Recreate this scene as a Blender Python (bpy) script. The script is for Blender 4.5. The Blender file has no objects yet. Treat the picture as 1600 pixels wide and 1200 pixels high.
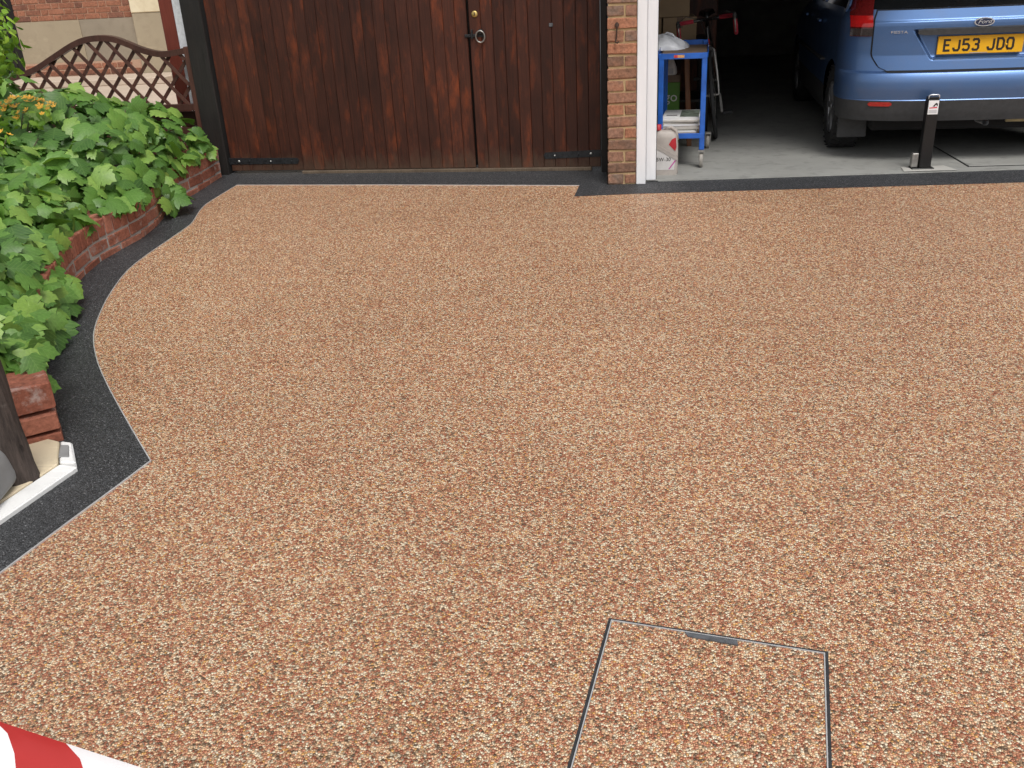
import bpy, bmesh, math, random
from mathutils import Vector, Matrix
from mathutils.geometry import tessellate_polygon
R = math.radians
random.seed(11)
S = bpy.context.scene
COL = S.collection

# ------------------------------------------------------------------ camera, world, sun, exposure
CAM_H = 1.369
cd = bpy.data.cameras.new('camera'); cam = bpy.data.objects.new('camera', cd); COL.objects.link(cam)
cd.sensor_width = 36.0; cd.lens = 36.0 * 1431.27 / 1600.0; cd.clip_start = 0.02; cd.clip_end = 600
def cam_matrix(p, r, y):
    f0 = Vector((-math.sin(y), math.cos(y), 0)); r0 = Vector((math.cos(y), math.sin(y), 0)); z = Vector((0, 0, 1))
    fw = f0 * math.cos(p) - z * math.sin(p); up = f0 * math.sin(p) + z * math.cos(p)
    rr = r0 * math.cos(r) + up * math.sin(r); uu = up * math.cos(r) - r0 * math.sin(r)
    return Matrix((rr, uu, -fw)).transposed().to_4x4()
cam.matrix_world = Matrix.Translation((0, 0, CAM_H)) @ cam_matrix(0.42693, -0.05339, 0.12963)
S.camera = cam
SUN_EL, SUN_AZ = 58.0, 158.0           # azimuth: compass from +Y clockwise, where the light comes from
w = bpy.data.worlds.new('World'); S.world = w; w.use_nodes = True
nt = w.node_tree; nt.nodes.clear()
sky = nt.nodes.new('ShaderNodeTexSky'); sky.sky_type = 'NISHITA'; sky.sun_disc = False
sky.sun_elevation = R(SUN_EL); sky.sun_rotation = R(SUN_AZ); sky.dust_density = 4.0; sky.air_density = 1.0
hs = nt.nodes.new('ShaderNodeHueSaturation'); hs.inputs['Saturation'].default_value = 0.12
bg = nt.nodes.new('ShaderNodeBackground'); bg.inputs['Strength'].default_value = 0.12
wo = nt.nodes.new('ShaderNodeOutputWorld')
nt.links.new(sky.outputs[0], hs.inputs['Color']); nt.links.new(hs.outputs[0], bg.inputs[0]); nt.links.new(bg.outputs[0], wo.inputs[0])
sd = bpy.data.lights.new('sun', 'SUN'); sd.energy = 1.3; sd.angle = R(25); sd.color = (1.0, 0.96, 0.9)
so = bpy.data.objects.new('sun', sd); COL.objects.link(so)
az = R(SUN_AZ); el = R(SUN_EL)
src = Vector((math.sin(az) * math.cos(el), math.cos(az) * math.cos(el), math.sin(el)))
so.rotation_euler = src.to_track_quat('Z', 'Y').to_euler(); so.location = src * 30
S.view_settings.view_transform = 'Standard'; S.view_settings.look = 'None'; S.view_settings.gamma = 1.0
S.view_settings.use_curve_mapping = False
S.view_settings.exposure = 0.25

# ------------------------------------------------------------------ helpers
def gz(y): return 0.03 * (y - 6.23)                 # the driveway falls 3 % away from the garage

class NT:
    def __init__(s, name):
        s.m = bpy.data.materials.new(name); s.m.use_nodes = True; s.t = s.m.node_tree; s.t.nodes.clear()
        s.out = s.n('ShaderNodeOutputMaterial'); s.b = s.n('ShaderNodeBsdfPrincipled'); s.l(s.b.outputs[0], s.out.inputs[0])
    def n(s, t, **k):
        nd = s.t.nodes.new(t)
        for a, v in k.items():
            if hasattr(nd, a): setattr(nd, a, v)
            else: nd.inputs[a.replace('_', ' ')].default_value = v
        return nd
    def l(s, a, b): s.t.links.new(a, b)
    def ramp(s, fac, stops, interp='LINEAR'):
        r = s.n('ShaderNodeValToRGB'); cr = r.color_ramp; cr.interpolation = interp
        while len(cr.elements) > 1: cr.elements.remove(cr.elements[-1])
        cr.elements[0].position = stops[0][0]; cr.elements[0].color = (*stops[0][1], 1)
        for p, c in stops[1:]:
            e = cr.elements.new(p); e.color = (*c, 1)
        s.l(fac, r.inputs[0]); return r.outputs[0]
    def math(s, op, a, b=None, c=None):
        m = s.n('ShaderNodeMath', operation=op)
        for i, v in enumerate((a, b, c)):
            if v is None: continue
            if isinstance(v, (int, float)): m.inputs[i].default_value = v
            else: s.l(v, m.inputs[i])
        return m.outputs[0]
    def mix(s, fac, a, b, bt='MIX'):
        m = s.n('ShaderNodeMix', data_type='RGBA', blend_type=bt)
        for i, v in ((0, fac), (6, a), (7, b)):
            if isinstance(v, (int, float)): m.inputs[i].default_value = v
            elif isinstance(v, tuple): m.inputs[i].default_value = (*v, 1)
            else: s.l(v, m.inputs[i])
        return m.outputs[2]
    def pos(s, scale=(1, 1, 1), obj=False):
        o = s.n('ShaderNodeTexCoord').outputs['Object'] if obj else s.n('ShaderNodeNewGeometry').outputs['Position']
        m = s.n('ShaderNodeMapping'); m.inputs['Scale'].default_value = scale; s.l(o, m.inputs[0]); return m.outputs[0]
    def noise(s, vec, scale, detail=4, rough=0.55, w=None):
        nd = s.n('ShaderNodeTexNoise'); nd.inputs['Scale'].default_value = scale; nd.inputs['Detail'].default_value = detail
        nd.inputs['Roughness'].default_value = rough
        if w is not None: nd.noise_dimensions = '4D'; s.l(w, nd.inputs['W'])
        s.l(vec, nd.inputs['Vector']); return nd.outputs[0]
    def rnd(s): return s.n('ShaderNodeObjectInfo').outputs['Random']
    def bump(s, h, strength=0.4, dist=0.003):
        b = s.n('ShaderNodeBump'); b.inputs['Strength'].default_value = strength; b.inputs['Distance'].default_value = dist
        s.l(h, b.inputs['Height']); s.l(b.outputs[0], s.b.inputs['Normal'])
    def col(s, c):
        if isinstance(c, tuple): s.b.inputs['Base Color'].default_value = (*c, 1)
        else: s.l(c, s.b.inputs['Base Color'])
    def set(s, **k):
        for a, v in k.items():
            i = s.b.inputs[a.replace('_', ' ')]
            if isinstance(v, (int, float, tuple)): i.default_value = v
            else: s.l(v, i)

def simple(name, c, rough=0.5, metal=0.0, var=0.25, scale=30, bump=0.15, coat=0.0, spec=0.5, dirt=None):
    m = NT(name); p = m.pos(); n = m.noise(p, scale, 5)
    lo = tuple(x * (1 - var) for x in c); hi = tuple(min(1, x * (1 + var)) for x in c)
    cc = m.ramp(n, [(0.3, lo), (0.7, hi)])
    if dirt:
        d = m.noise(p, 7, 6, 0.65); cc = m.mix(m.ramp(d, [(0.5, (0, 0, 0)), (0.72, (0.8, 0.8, 0.8))]), cc, dirt)
    m.col(cc); m.set(Roughness=m.math('MULTIPLY_ADD', n, 0.2, rough - 0.1), Metallic=metal, Specular_IOR_Level=spec, Coat_Weight=coat, Coat_Roughness=0.05)
    if bump: m.bump(n, bump, 0.002)
    return m.m

class MB:
    def __init__(s): s.v = []; s.f = []; s.mi = []
    def add(s, v, f, mi=0):
        o = len(s.v); s.v += [tuple(p) for p in v]; s.f += [tuple(i + o for i in q) for q in f]; s.mi += [mi] * len(f); return s
    def box(s, x0, x1, y0, y1, z0, z1, mi=0):
        return s.add([(x0, y0, z0), (x1, y0, z0), (x1, y1, z0), (x0, y1, z0), (x0, y0, z1), (x1, y0, z1), (x1, y1, z1), (x0, y1, z1)],
                     [(0, 3, 2, 1), (4, 5, 6, 7), (0, 1, 5, 4), (1, 2, 6, 5), (2, 3, 7, 6), (3, 0, 4, 7)], mi)
    def bar(s, a, b, wx, wy, up=(0, 0, 1), mi=0):
        a = Vector(a); b = Vector(b); d = (b - a).normalized(); u = Vector(up)
        sx = d.cross(u).normalized(); sy = sx.cross(d).normalized()
        c = [(-1, -1), (1, -1), (1, 1), (-1, 1)]
        v = [p + sx * (i * wx / 2) + sy * (j * wy / 2) for p in (a, b) for i, j in c]
        return s.add(v, [(0, 3, 2, 1), (4, 5, 6, 7), (0, 1, 5, 4), (1, 2, 6, 5), (2, 3, 7, 6), (3, 0, 4, 7)], mi)
    def tube(s, pts, r, n=8, closed=False, mi=0, cap=True):
        pts = [Vector(p) for p in pts]; N = len(pts); rs = r if isinstance(r, (list, tuple)) else [r] * N
        rings = []; prev = None
        for i, p in enumerate(pts):
            if closed: d = pts[(i + 1) % N] - pts[i - 1]
            else: d = pts[min(i + 1, N - 1)] - pts[max(i - 1, 0)]
            d.normalize()
            if prev is None:
                u = Vector((0, 0, 1)) if abs(d.z) < 0.9 else Vector((1, 0, 0)); a = d.cross(u).normalized()
            else: a = (prev - d * prev.dot(d)).normalized()
            prev = a; b = d.cross(a)
            rings.append([p + (a * math.cos(2 * math.pi * k / n) + b * math.sin(2 * math.pi * k / n)) * rs[i] for k in range(n)])
        v = [q for r_ in rings for q in r_]; f = []
        for i in range(N if closed else N - 1):
            j = (i + 1) % N
            for k in range(n): f.append((i * n + k, i * n + (k + 1) % n, j * n + (k + 1) % n, j * n + k))
        if cap and not closed: f.append(tuple(range(n - 1, -1, -1))); f.append(tuple((N - 1) * n + k for k in range(n)))
        return s.add(v, f, mi)
    def lathe(s, prof, c=(0, 0, 0), axis='z', n=24, mi=0):
        v = []; f = []; c = Vector(c); m = len(prof)
        for k in range(n):
            a = 2 * math.pi * k / n
            for r, h in prof:
                q = (r * math.cos(a), r * math.sin(a), h)
                q = q if axis == 'z' else ((h, q[0], q[1]) if axis == 'x' else (q[0], h, q[1]))
                v.append(c + Vector(q))
        for k in range(n):
            j = (k + 1) % n
            for i in range(m - 1): f.append((k * m + i, j * m + i, j * m + i + 1, k * m + i + 1))
        return s.add(v, f, mi)
    def mesh(s, name, mats, smooth=False, bevel=0, seg=1):
        me = bpy.data.meshes.new(name); me.from_pydata(s.v, [], s.f)
        for m in (mats if isinstance(mats, (list, tuple)) else [mats]): me.materials.append(m)
        for p, i in zip(me.polygons, s.mi): p.material_index = i
        bm = bmesh.new(); bm.from_mesh(me); bmesh.ops.recalc_face_normals(bm, faces=bm.faces)
        if bevel: bmesh.ops.bevel(bm, geom=list(bm.edges), offset=bevel, segments=seg, profile=0.7, affect='EDGES', clamp_overlap=True)
        bm.to_mesh(me); bm.free()
        if smooth:
            for p in me.polygons: p.use_smooth = True
            if smooth != True:
                try: me.set_sharp_from_angle(angle=R(smooth))
                except Exception: pass
        return me
    def build(s, name, mats, parent=None, smooth=False, bevel=0, seg=1, world=True):
        if parent is not None and world:                       # vertices given in world space, parent unrotated
            o = base(parent); s.v = [(x - o.x, y - o.y, z - o.z) for x, y, z in s.v]
        ob = bpy.data.objects.new(name, s.mesh(name, mats, smooth, bevel, seg)); COL.objects.link(ob)
        if parent is not None: ob.parent = parent
        return ob
def base(o):
    v = Vector(o.location)
    while o.parent: o = o.parent; v += o.location
    return v
def thing(name, label, cat, loc=(0, 0, 0), rz=0, group=None):
    o = bpy.data.objects.new(name, None); COL.objects.link(o); o.location = loc; o.rotation_euler = (0, 0, rz); o.empty_display_size = 0.05
    return tag(o, label, cat, group)
def tag(o, label, cat, group=None):
    o['label'] = label; o['category'] = cat
    if group: o['group'] = group
    return o
def struct(o, label=None):
    o['kind'] = 'structure'
    if label: o['label'] = label
    return o
def inst(name, me, parent, loc, rot=(0, 0, 0), sc=None):
    o = bpy.data.objects.new(name, me); COL.objects.link(o); o.parent = parent; o.location = loc; o.rotation_euler = rot
    if sc: o.scale = sc
    return o
def text_mesh(txt, size, mat, depth=0.0015, shear=0.0):
    c = bpy.data.curves.new('lettering', 'FONT'); c.body = txt; c.size = size; c.extrude = depth; c.shear = shear
    c.align_x = 'CENTER'; c.align_y = 'CENTER'; c.resolution_u = 4
    o = bpy.data.objects.new('lettering_tmp', c); COL.objects.link(o); bpy.context.view_layer.update()
    me = bpy.data.meshes.new_from_object(o.evaluated_get(bpy.context.evaluated_depsgraph_get()))
    bpy.data.objects.remove(o); bpy.data.curves.remove(c); me.materials.clear(); me.materials.append(mat); return me
def interp(tab, x):
    tab = sorted(tab)
    if x <= tab[0][0]: return tab[0][1]
    for (a, u), (b, v) in zip(tab, tab[1:]):
        if x <= b: return u + (v - u) * (x - a) / (b - a)
    return tab[-1][1]
def catmull(pts, n=6):
    out = []; P = [2 * Vector(pts[0]) - Vector(pts[1])] + [Vector(p) for p in pts] + [2 * Vector(pts[-1]) - Vector(pts[-2])]
    for i in range(1, len(P) - 2):
        for k in range(n):
            t = k / n; a, b, c, d = P[i - 1:i + 3]
            out.append(0.5 * ((2 * b) + (c - a) * t + (2 * a - 5 * b + 4 * c - d) * t * t + (3 * b - a - 3 * c + d) * t ** 3))
    out.append(P[-2]); return out
def sheet(name, poly, zf, mat, thick=0.0):
    V_ = [(x, y, zf(y)) for x, y in poly]; F = []
    for t in tessellate_polygon([[Vector((x, y, 0)) for x, y in poly]]):
        (ax, ay, _), (bx, by, _), (cx, cy, _) = [V_[i] for i in t]
        F.append(tuple(t) if (bx - ax) * (cy - ay) - (by - ay) * (cx - ax) > 0 else tuple(t)[::-1])
    me = bpy.data.meshes.new(name); me.from_pydata(V_, [], F); me.update(); me.materials.append(mat)
    o = bpy.data.objects.new(name, me); COL.objects.link(o); return o

# ------------------------------------------------------------------ materials
def resin(name, stops, scale, gap, rough, big):
    m = NT(name); p = m.pos(); d = m.noise(p, 420, 2)
    pv = m.n('ShaderNodeVectorMath', operation='MULTIPLY_ADD'); m.l(m.n('ShaderNodeTexNoise').outputs[1], pv.inputs[0])
    nd = m.n('ShaderNodeTexNoise'); nd.inputs['Scale'].default_value = scale * 0.9; m.l(p, nd.inputs[0])
    va = m.n('ShaderNodeVectorMath', operation='MULTIPLY_ADD'); m.l(nd.outputs[1], va.inputs[0]); va.inputs[1].default_value = (0.16 / scale,) * 3; m.l(p, va.inputs[2])
    v = m.n('ShaderNodeTexVoronoi'); v.inputs['Scale'].default_value = scale; v.inputs['Randomness'].default_value = 1.0; m.l(va.outputs[0], v.inputs['Vector'])
    sep = m.n('ShaderNodeSeparateColor'); m.l(v.outputs['Color'], sep.inputs[0])
    b1 = m.noise(p, 1.3, 3); b2 = m.noise(p, 17, 3)
    f = m.math('ADD', sep.outputs[0], m.math('MULTIPLY_ADD', b1, 0.16, -0.08))
    f = m.math('ADD', f, m.math('MULTIPLY_ADD', b2, big, -big / 2))
    c = m.ramp(f, stops, 'CONSTANT')
    c = m.mix(m.math('MULTIPLY', sep.outputs[1], 0.25), c, (0.56, 0.29, 0.15), 'MIX')
    c = m.mix(1.0, c, m.ramp(m.noise(p, 0.55, 4, 0.6), [(0.3, (0.90,) * 3), (0.7, (1.08,) * 3)]), 'MULTIPLY')
    e = m.n('ShaderNodeTexVoronoi', feature='DISTANCE_TO_EDGE'); e.inputs['Scale'].default_value = scale; m.l(va.outputs[0], e.inputs['Vector'])
    g = m.ramp(e.outputs['Distance'], [(0.0, (gap,) * 3), (0.20, (1, 1, 1))])
    c = m.mix(1.0, c, g, 'MULTIPLY'); m.col(c)
    h = m.math('SUBTRACT', 1.0, v.outputs['Distance']); m.bump(h, 1.0, 0.005)
    m.set(Roughness=m.math('MULTIPLY_ADD', sep.outputs[2], 0.3, rough - 0.15), Specular_IOR_Level=0.45)
    return m.m
M = {}
M['resin'] = resin('resin bound gravel', [(0.0, (0.15, 0.10, 0.063)), (0.07, (0.32, 0.215, 0.128)), (0.16, (0.41, 0.127, 0.066)), (0.31, (0.62, 0.255, 0.142)),
                   (0.48, (0.76, 0.405, 0.228)), (0.62, (0.84, 0.44, 0.14)), (0.66, (0.94, 0.635, 0.375)), (0.83, (0.99, 0.84, 0.61))], 178, 0.36, 0.42, 0.03)
M['border'] = resin('black resin border', [(0.0, (0.03, 0.031, 0.034)), (0.35, (0.06, 0.062, 0.067)), (0.6, (0.09, 0.093, 0.10)), (0.85, (0.14, 0.144, 0.153)), (0.965, (0.27, 0.27, 0.28))], 210, 0.4, 0.5, 0.1)
# the border's blend towards sand is not wanted
for n_ in M['border'].node_tree.nodes:
    if n_.type == 'MIX' and n_.blend_type == 'MIX': n_.inputs[7].default_value = (0.055, 0.056, 0.06, 1)
M['trim'] = simple('aluminium trim', (0.72, 0.72, 0.72), 0.4, 0.6, 0.1)
M['darkframe'] = simple('dark steel frame', (0.035, 0.036, 0.04), 0.6, 0.2, 0.3)
M['slot'] = simple('grey lifting plate', (0.10, 0.105, 0.115), 0.6, 0.1, 0.4, 60)
def concrete(name, a, b, c):
    m = NT(name); p = m.pos(); n1 = m.noise(p, 1.6, 6, 0.6); n2 = m.noise(p, 9, 6, 0.65); n3 = m.noise(p, 160, 3)
    cc = m.ramp(n1, [(0.3, a), (0.7, b)]); cc = m.mix(m.ramp(n2, [(0.52, (0, 0, 0)), (0.75, (0.7,) * 3)]), cc, c)
    st = m.noise(m.pos((0.5, 6, 1)), 3, 5, 0.7); cc = m.mix(m.ramp(st, [(0.60, (0, 0, 0)), (0.74, (0.4,) * 3)]), cc, tuple(x * 1.5 for x in b))
    m.col(cc); m.set(Roughness=0.75); m.bump(m.math('ADD', n3, m.math('MULTIPLY', n2, 2.0)), 0.25, 0.003); return m.m
M['floor'] = concrete('garage concrete', (0.25, 0.25, 0.235), (0.34, 0.34, 0.32), (0.16, 0.16, 0.15))
M['paving'] = concrete('beige paving', (0.48, 0.39, 0.31), (0.58, 0.48, 0.39), (0.40, 0.32, 0.25))
M['slab'] = concrete('cream slab', (0.62, 0.52, 0.36), (0.72, 0.62, 0.45), (0.50, 0.42, 0.30))
M['kerbwhite'] = concrete('pale cement', (0.80, 0.80, 0.79), (0.88, 0.88, 0.87), (0.66, 0.66, 0.65))
M['tarmac'] = concrete('street tarmac', (0.05, 0.05, 0.052), (0.07, 0.07, 0.072), (0.035, 0.035, 0.035))
M['soil'] = concrete('garden soil', (0.035, 0.024, 0.016), (0.06, 0.042, 0.028), (0.02, 0.014, 0.01))
def brickmat(name, stops, white=0.0, speck=0.5):
    m = NT(name); p = m.pos(); r = m.rnd(); n = m.noise(p, 55, 6, 0.7); n2 = m.noise(p, 14, 4)
    f = m.math('ADD', r, m.math('MULTIPLY_ADD', n2, 0.4, -0.2)); c = m.ramp(f, stops)
    c = m.mix(1.0, c, m.ramp(n, [(0.30, (1 - speck,) * 3), (0.62, (1.12,) * 3)]), 'MULTIPLY')
    if white:
        s = m.noise(p, 11, 6, 0.7); c = m.mix(m.ramp(s, [(0.56, (0, 0, 0)), (0.70, (white,) * 3)]), c, (0.62, 0.57, 0.53))
    m.col(c); m.set(Roughness=0.85, Specular_IOR_Level=0.3); m.bump(n, 0.6, 0.006); return m.m
M['brick_pier'] = brickmat('multi stock brick', [(0.0, (0.20, 0.12, 0.085)), (0.25, (0.36, 0.175, 0.105)), (0.5, (0.30, 0.165, 0.115)), (0.75, (0.43, 0.19, 0.11)), (1.0, (0.24, 0.165, 0.125))])
M['brick_red'] = brickmat('red planter brick', [(0.0, (0.28, 0.095, 0.06)), (0.5, (0.37, 0.135, 0.085)), (1.0, (0.44, 0.18, 0.12))], 0.5, 0.45)
M['brick_house'] = brickmat('house brick', [(0.0, (0.16, 0.075, 0.055)), (0.3, (0.33, 0.14, 0.085)), (0.7, (0.38, 0.165, 0.10)), (1.0, (0.24, 0.11, 0.075))])
def mortar(name, c):
    m = NT(name); n = m.noise(m.pos(), 120, 5, 0.7); m.col(m.ramp(n, [(0.25, tuple(x * 0.72 for x in c)), (0.7, c)])); m.set(Roughness=0.95); m.bump(n, 0.7, 0.005); return m.m
M['mortar'] = mortar('sandy mortar', (0.52, 0.37, 0.20)); M['mortar_grey'] = mortar('pale mortar', (0.50, 0.45, 0.41)); M['mortar_pink'] = mortar('pink mortar', (0.52, 0.33, 0.23))
def wallbrick(name, c1, c2, mo):
    m = NT(name); t = m.n('ShaderNodeTexBrick'); mp = m.n('ShaderNodeMapping'); mp.inputs['Rotation'].default_value = (R(90), 0, 0)
    m.l(m.n('ShaderNodeNewGeometry').outputs['Position'], mp.inputs[0]); m.l(mp.outputs[0], t.inputs[0])
    t.inputs['Scale'].default_value = 1; t.inputs['Brick Width'].default_value = .225; t.inputs['Row Height'].default_value = .075; t.inputs['Mortar Size'].default_value = .005
    t.inputs['Color1'].default_value = (*c1, 1); t.inputs['Color2'].default_value = (*c2, 1); t.inputs['Mortar'].default_value = (*mo, 1)
    m.l(t.outputs[0], m.b.inputs['Base Color']); m.set(Roughness=0.9); m.bump(t.outputs[1], -0.5, 0.004); return m.m
M['wall_upper'] = wallbrick('brickwork out of view', (0.36, 0.175, 0.105), (0.26, 0.15, 0.10), (0.5, 0.36, 0.2))
M['blockwork'] = simple('garage blockwork', (0.15, 0.145, 0.135), 0.9, 0, 0.25, 5, 0.4)
M['render_tan'] = concrete('tan render', (0.33, 0.27, 0.185), (0.38, 0.315, 0.22), (0.29, 0.235, 0.165))
M['render_cream'] = concrete('cream paint', (0.66, 0.56, 0.38), (0.76, 0.67, 0.48), (0.60, 0.50, 0.33))
def upvc():
    m = NT('white plastic coated frame'); n = m.noise(m.pos((3, 3, 0.6)), 6, 5, 0.6); m.col(m.ramp(n, [(0.35, (0.80, 0.80, 0.82)), (0.65, (0.86, 0.86, 0.88))])); m.set(Roughness=0.32); return m.m
M['white'] = upvc()
M['whitewall'] = simple('weathered white paint', (0.66, 0.67, 0.70), 0.7, 0, 0.15, 40, 0.3)
def wood(name, dark, mid, hot, rough=0.42, hotamt=0.5, coat=0.15, dirt=False):
    m = NT(name); r = m.rnd(); p = m.pos((1, 1, 0.045)); rw = m.math('MULTIPLY', r, 37.0)
    g = m.noise(p, 120, 6, 0.65, rw); g2 = m.noise(m.pos((1, 1, 0.30)), 13, 5, 0.65, rw); k = m.noise(m.pos((1, 1, 0.5)), 5, 4, 0.6, rw)
    c = m.ramp(g, [(0.3, dark), (0.68, mid)]); c = m.mix(m.math('MULTIPLY', m.ramp(g2, [(0.52, (0, 0, 0)), (0.75, (1, 1, 1))]), hotamt), c, hot)
    c = m.mix(m.ramp(k, [(0.30, (0.75,) * 3), (0.52, (0, 0, 0))]), c, tuple(x * 0.8 for x in dark))
    c = m.mix(1.0, c, m.ramp(r, [(0.0, (0.72,) * 3), (1.0, (1.25,) * 3)]), 'MULTIPLY')
    if dirt:
        sz = m.n('ShaderNodeSeparateXYZ'); m.l(m.pos(), sz.inputs[0]); zf = m.math('SUBTRACT', m.math('MULTIPLY', m.noise(m.pos((1, 1, 0.4)), 22, 5, 0.7), 0.34), sz.outputs[2])
        c = m.mix(m.ramp(zf, [(0.0, (0, 0, 0)), (0.12, (0.45,) * 3)]), c, (0.10, 0.068, 0.045))
    m.col(c); m.set(Roughness=m.math('MULTIPLY_ADD', g, 0.25, rough - 0.1), Coat_Weight=coat, Coat_Roughness=0.3); m.set(Specular_IOR_Level=0.3); m.bump(g, 0.25, 0.002); return m.m
M['gatewood'] = wood('dark stained gate timber', (0.030, 0.011, 0.0072), (0.078, 0.0235, 0.013), (0.25, 0.053, 0.014), 0.5, 0.65, 0.03, True)
M['postwood'] = wood('black stained timber', (0.010, 0.009, 0.008), (0.022, 0.019, 0.018), (0.03, 0.02, 0.016), 0.5, 0.3, 0.1)
M['trelliswood'] = wood('brown trellis timber', (0.055, 0.024, 0.018), (0.105, 0.045, 0.032), (0.15, 0.06, 0.035), 0.45, 0.35)
M['redwood'] = wood('red brown painted timber', (0.13, 0.026, 0.016), (0.20, 0.045, 0.028), (0.22, 0.05, 0.03), 0.4, 0.2)
M['sillwood'] = wood('weathered sill timber', (0.09, 0.065, 0.045), (0.16, 0.12, 0.085), (0.10, 0.06, 0.04), 0.7, 0.3, 0)
M['stoolwood'] = wood('orange stool timber', (0.11, 0.042, 0.018), (0.20, 0.085, 0.035), (0.24, 0.10, 0.04), 0.4, 0.3)
M['iron'] = simple('black iron', (0.030, 0.032, 0.035), 0.5, 0.5, 0.4, 60, 0.3)
M['rust'] = simple('rusty iron', (0.06, 0.035, 0.025), 0.8, 0.2, 0.5, 90, 0.4)
M['zinc'] = simple('zinc bolt', (0.55, 0.55, 0.53), 0.35, 0.9, 0.15)
M['brass'] = simple('dull brass', (0.55, 0.40, 0.14), 0.4, 0.7, 0.25, 80)
def bark():
    m = NT('rough dark timber'); n = m.noise(m.pos((1, 1, 0.12)), 60, 6, 0.7); n2 = m.noise(m.pos(), 14, 5, 0.6)
    c = m.ramp(n, [(0.3, (0.018, 0.013, 0.011)), (0.65, (0.095, 0.072, 0.062))]); c = m.mix(m.ramp(n2, [(0.6, (0, 0, 0)), (0.75, (0.6,) * 3)]), c, (0.22, 0.19, 0.17))
    m.col(c); m.set(Roughness=0.9); m.bump(n, 0.9, 0.012); return m.m
M['bark'] = bark()
M['greystone'] = simple('smooth grey stone', (0.25, 0.25, 0.25), 0.6, 0, 0.15, 9, 0.15)
def leafmat(name, a, b, c, vein):
    m = NT(name); r = m.rnd(); p = m.pos(); n = m.noise(p, 9, 3); n2 = m.noise(p, 90, 3)
    f = m.math('ADD', m.math('MULTIPLY', r, 0.65), m.math('MULTIPLY', n, 0.4)); col = m.ramp(f, [(0.15, a), (0.55, b), (0.95, c)])
    uv = m.n('ShaderNodeUVMap'); s = m.n('ShaderNodeSeparateXYZ'); m.l(uv.outputs[0], s.inputs[0]); ax = m.math('ABSOLUTE', s.outputs[0])
    fan = m.math('MODULO', m.math('MULTIPLY_ADD', ax, -0.85, m.math('ADD', s.outputs[1], 1.0)), 0.17)
    ve = m.math('MINIMUM', ax, m.math('MULTIPLY', m.math('ABSOLUTE', m.math('SUBTRACT', fan, 0.085)), 0.9))
    vm = m.ramp(ve, [(0.0, (0.32,) * 3), (0.018, (0, 0, 0))]); col = m.mix(vm, col, vein)
    col = m.mix(1.0, col, m.ramp(n2, [(0.3, (0.85,) * 3), (0.7, (1.1,) * 3)]), 'MULTIPLY')
    m.col(col); m.set(Roughness=0.42, Specular_IOR_Level=0.45); m.bump(ve, -0.2, 0.008)
    tr = m.n('ShaderNodeBsdfTranslucent'); m.l(m.mix(1.0, col, (1.5, 1.6, 0.6), 'MULTIPLY'), tr.inputs[0])
    mx = m.n('ShaderNodeMixShader'); mx.inputs[0].default_value = 0.22; m.l(m.b.outputs[0], mx.inputs[1]); m.l(tr.outputs[0], mx.inputs[2]); m.l(mx.outputs[0], m.out.inputs[0])
    return m.m
M['leaf'] = leafmat('currant leaf', (0.046, 0.122, 0.022), (0.128, 0.270, 0.048), (0.31, 0.47, 0.095), (0.28, 0.43, 0.14))
M['leaf_small'] = leafmat('small shrub leaf', (0.06, 0.14, 0.02), (0.17, 0.34, 0.03), (0.38, 0.55, 0.05), (0.25, 0.4, 0.08))
M['stem'] = simple('green brown stem', (0.08, 0.07, 0.03), 0.7, 0, 0.3)
M['petal'] = simple('yellow orange petal', (0.75, 0.38, 0.04), 0.6, 0, 0.45, 20, 0)
def paint():
    m = NT('blue car paint'); p = m.pos(); n = m.noise(p, 5, 5, 0.65); fl = m.noise(p, 900, 1)
    c = m.ramp(fl, [(0.35, (0.085, 0.165, 0.35)), (0.65, (0.105, 0.20, 0.41))]); c = m.mix(m.ramp(n, [(0.45, (0, 0, 0)), (0.8, (0.28,) * 3)]), c, (0.16, 0.18, 0.23))
    m.col(c); m.set(Metallic=0.75, Roughness=m.ramp(n, [(0.3, (0.36,) * 3), (0.8, (0.5,) * 3)]), Coat_Weight=0.45, Coat_Roughness=0.12); return m.m
M['paint'] = paint()
M['blackplastic'] = simple('grey black plastic', (0.042, 0.043, 0.045), 0.62, 0, 0.2, 40, 0.2)
M['gap'] = simple('dark gap', (0.006, 0.006, 0.007), 0.8, 0, 0.1)
M['glass'] = simple('dark car glass', (0.008, 0.009, 0.010), 0.08, 0, 0.1, 10, 0, 0.6)
M['redlens'] = simple('red lamp lens', (0.42, 0.012, 0.012), 0.12, 0, 0.15, 60, 0, 1.0)
M['darkredlens'] = simple('dark red lamp lens', (0.12, 0.010, 0.010), 0.12, 0, 0.2, 60, 0, 1.0)
M['clearlens'] = simple('smoky clear lens', (0.05, 0.035, 0.032), 0.1, 0.1, 0.3, 60, 0, 1.0)
M['tyre'] = simple('tyre rubber', (0.022, 0.022, 0.023), 0.8, 0, 0.3, 40, 0.3)
M['alloy'] = simple('dusty wheel trim', (0.30, 0.30, 0.31), 0.4, 0.7, 0.2)
M['chrome'] = simple('chrome', (0.75, 0.76, 0.78), 0.2, 0.55, 0.05, 10, 0)
M['plate'] = simple('yellow number plate', (0.83, 0.44, 0.010), 0.35, 0, 0.06, 10, 0)
M['ink'] = simple('black print', (0.02, 0.015, 0.012), 0.5, 0, 0.1, 10, 0)
M['badge'] = simple('dark blue badge', (0.03, 0.04, 0.09), 0.2, 0.2, 0.1, 10, 0, 1.0)
M['blackpowder'] = simple('black powder coat', (0.0075, 0.0075, 0.008), 0.38, 0, 0.2, 90, 0.1)
M['sticker'] = simple('white sticker', (0.82, 0.82, 0.82), 0.4, 0, 0.04, 10, 0)
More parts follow.
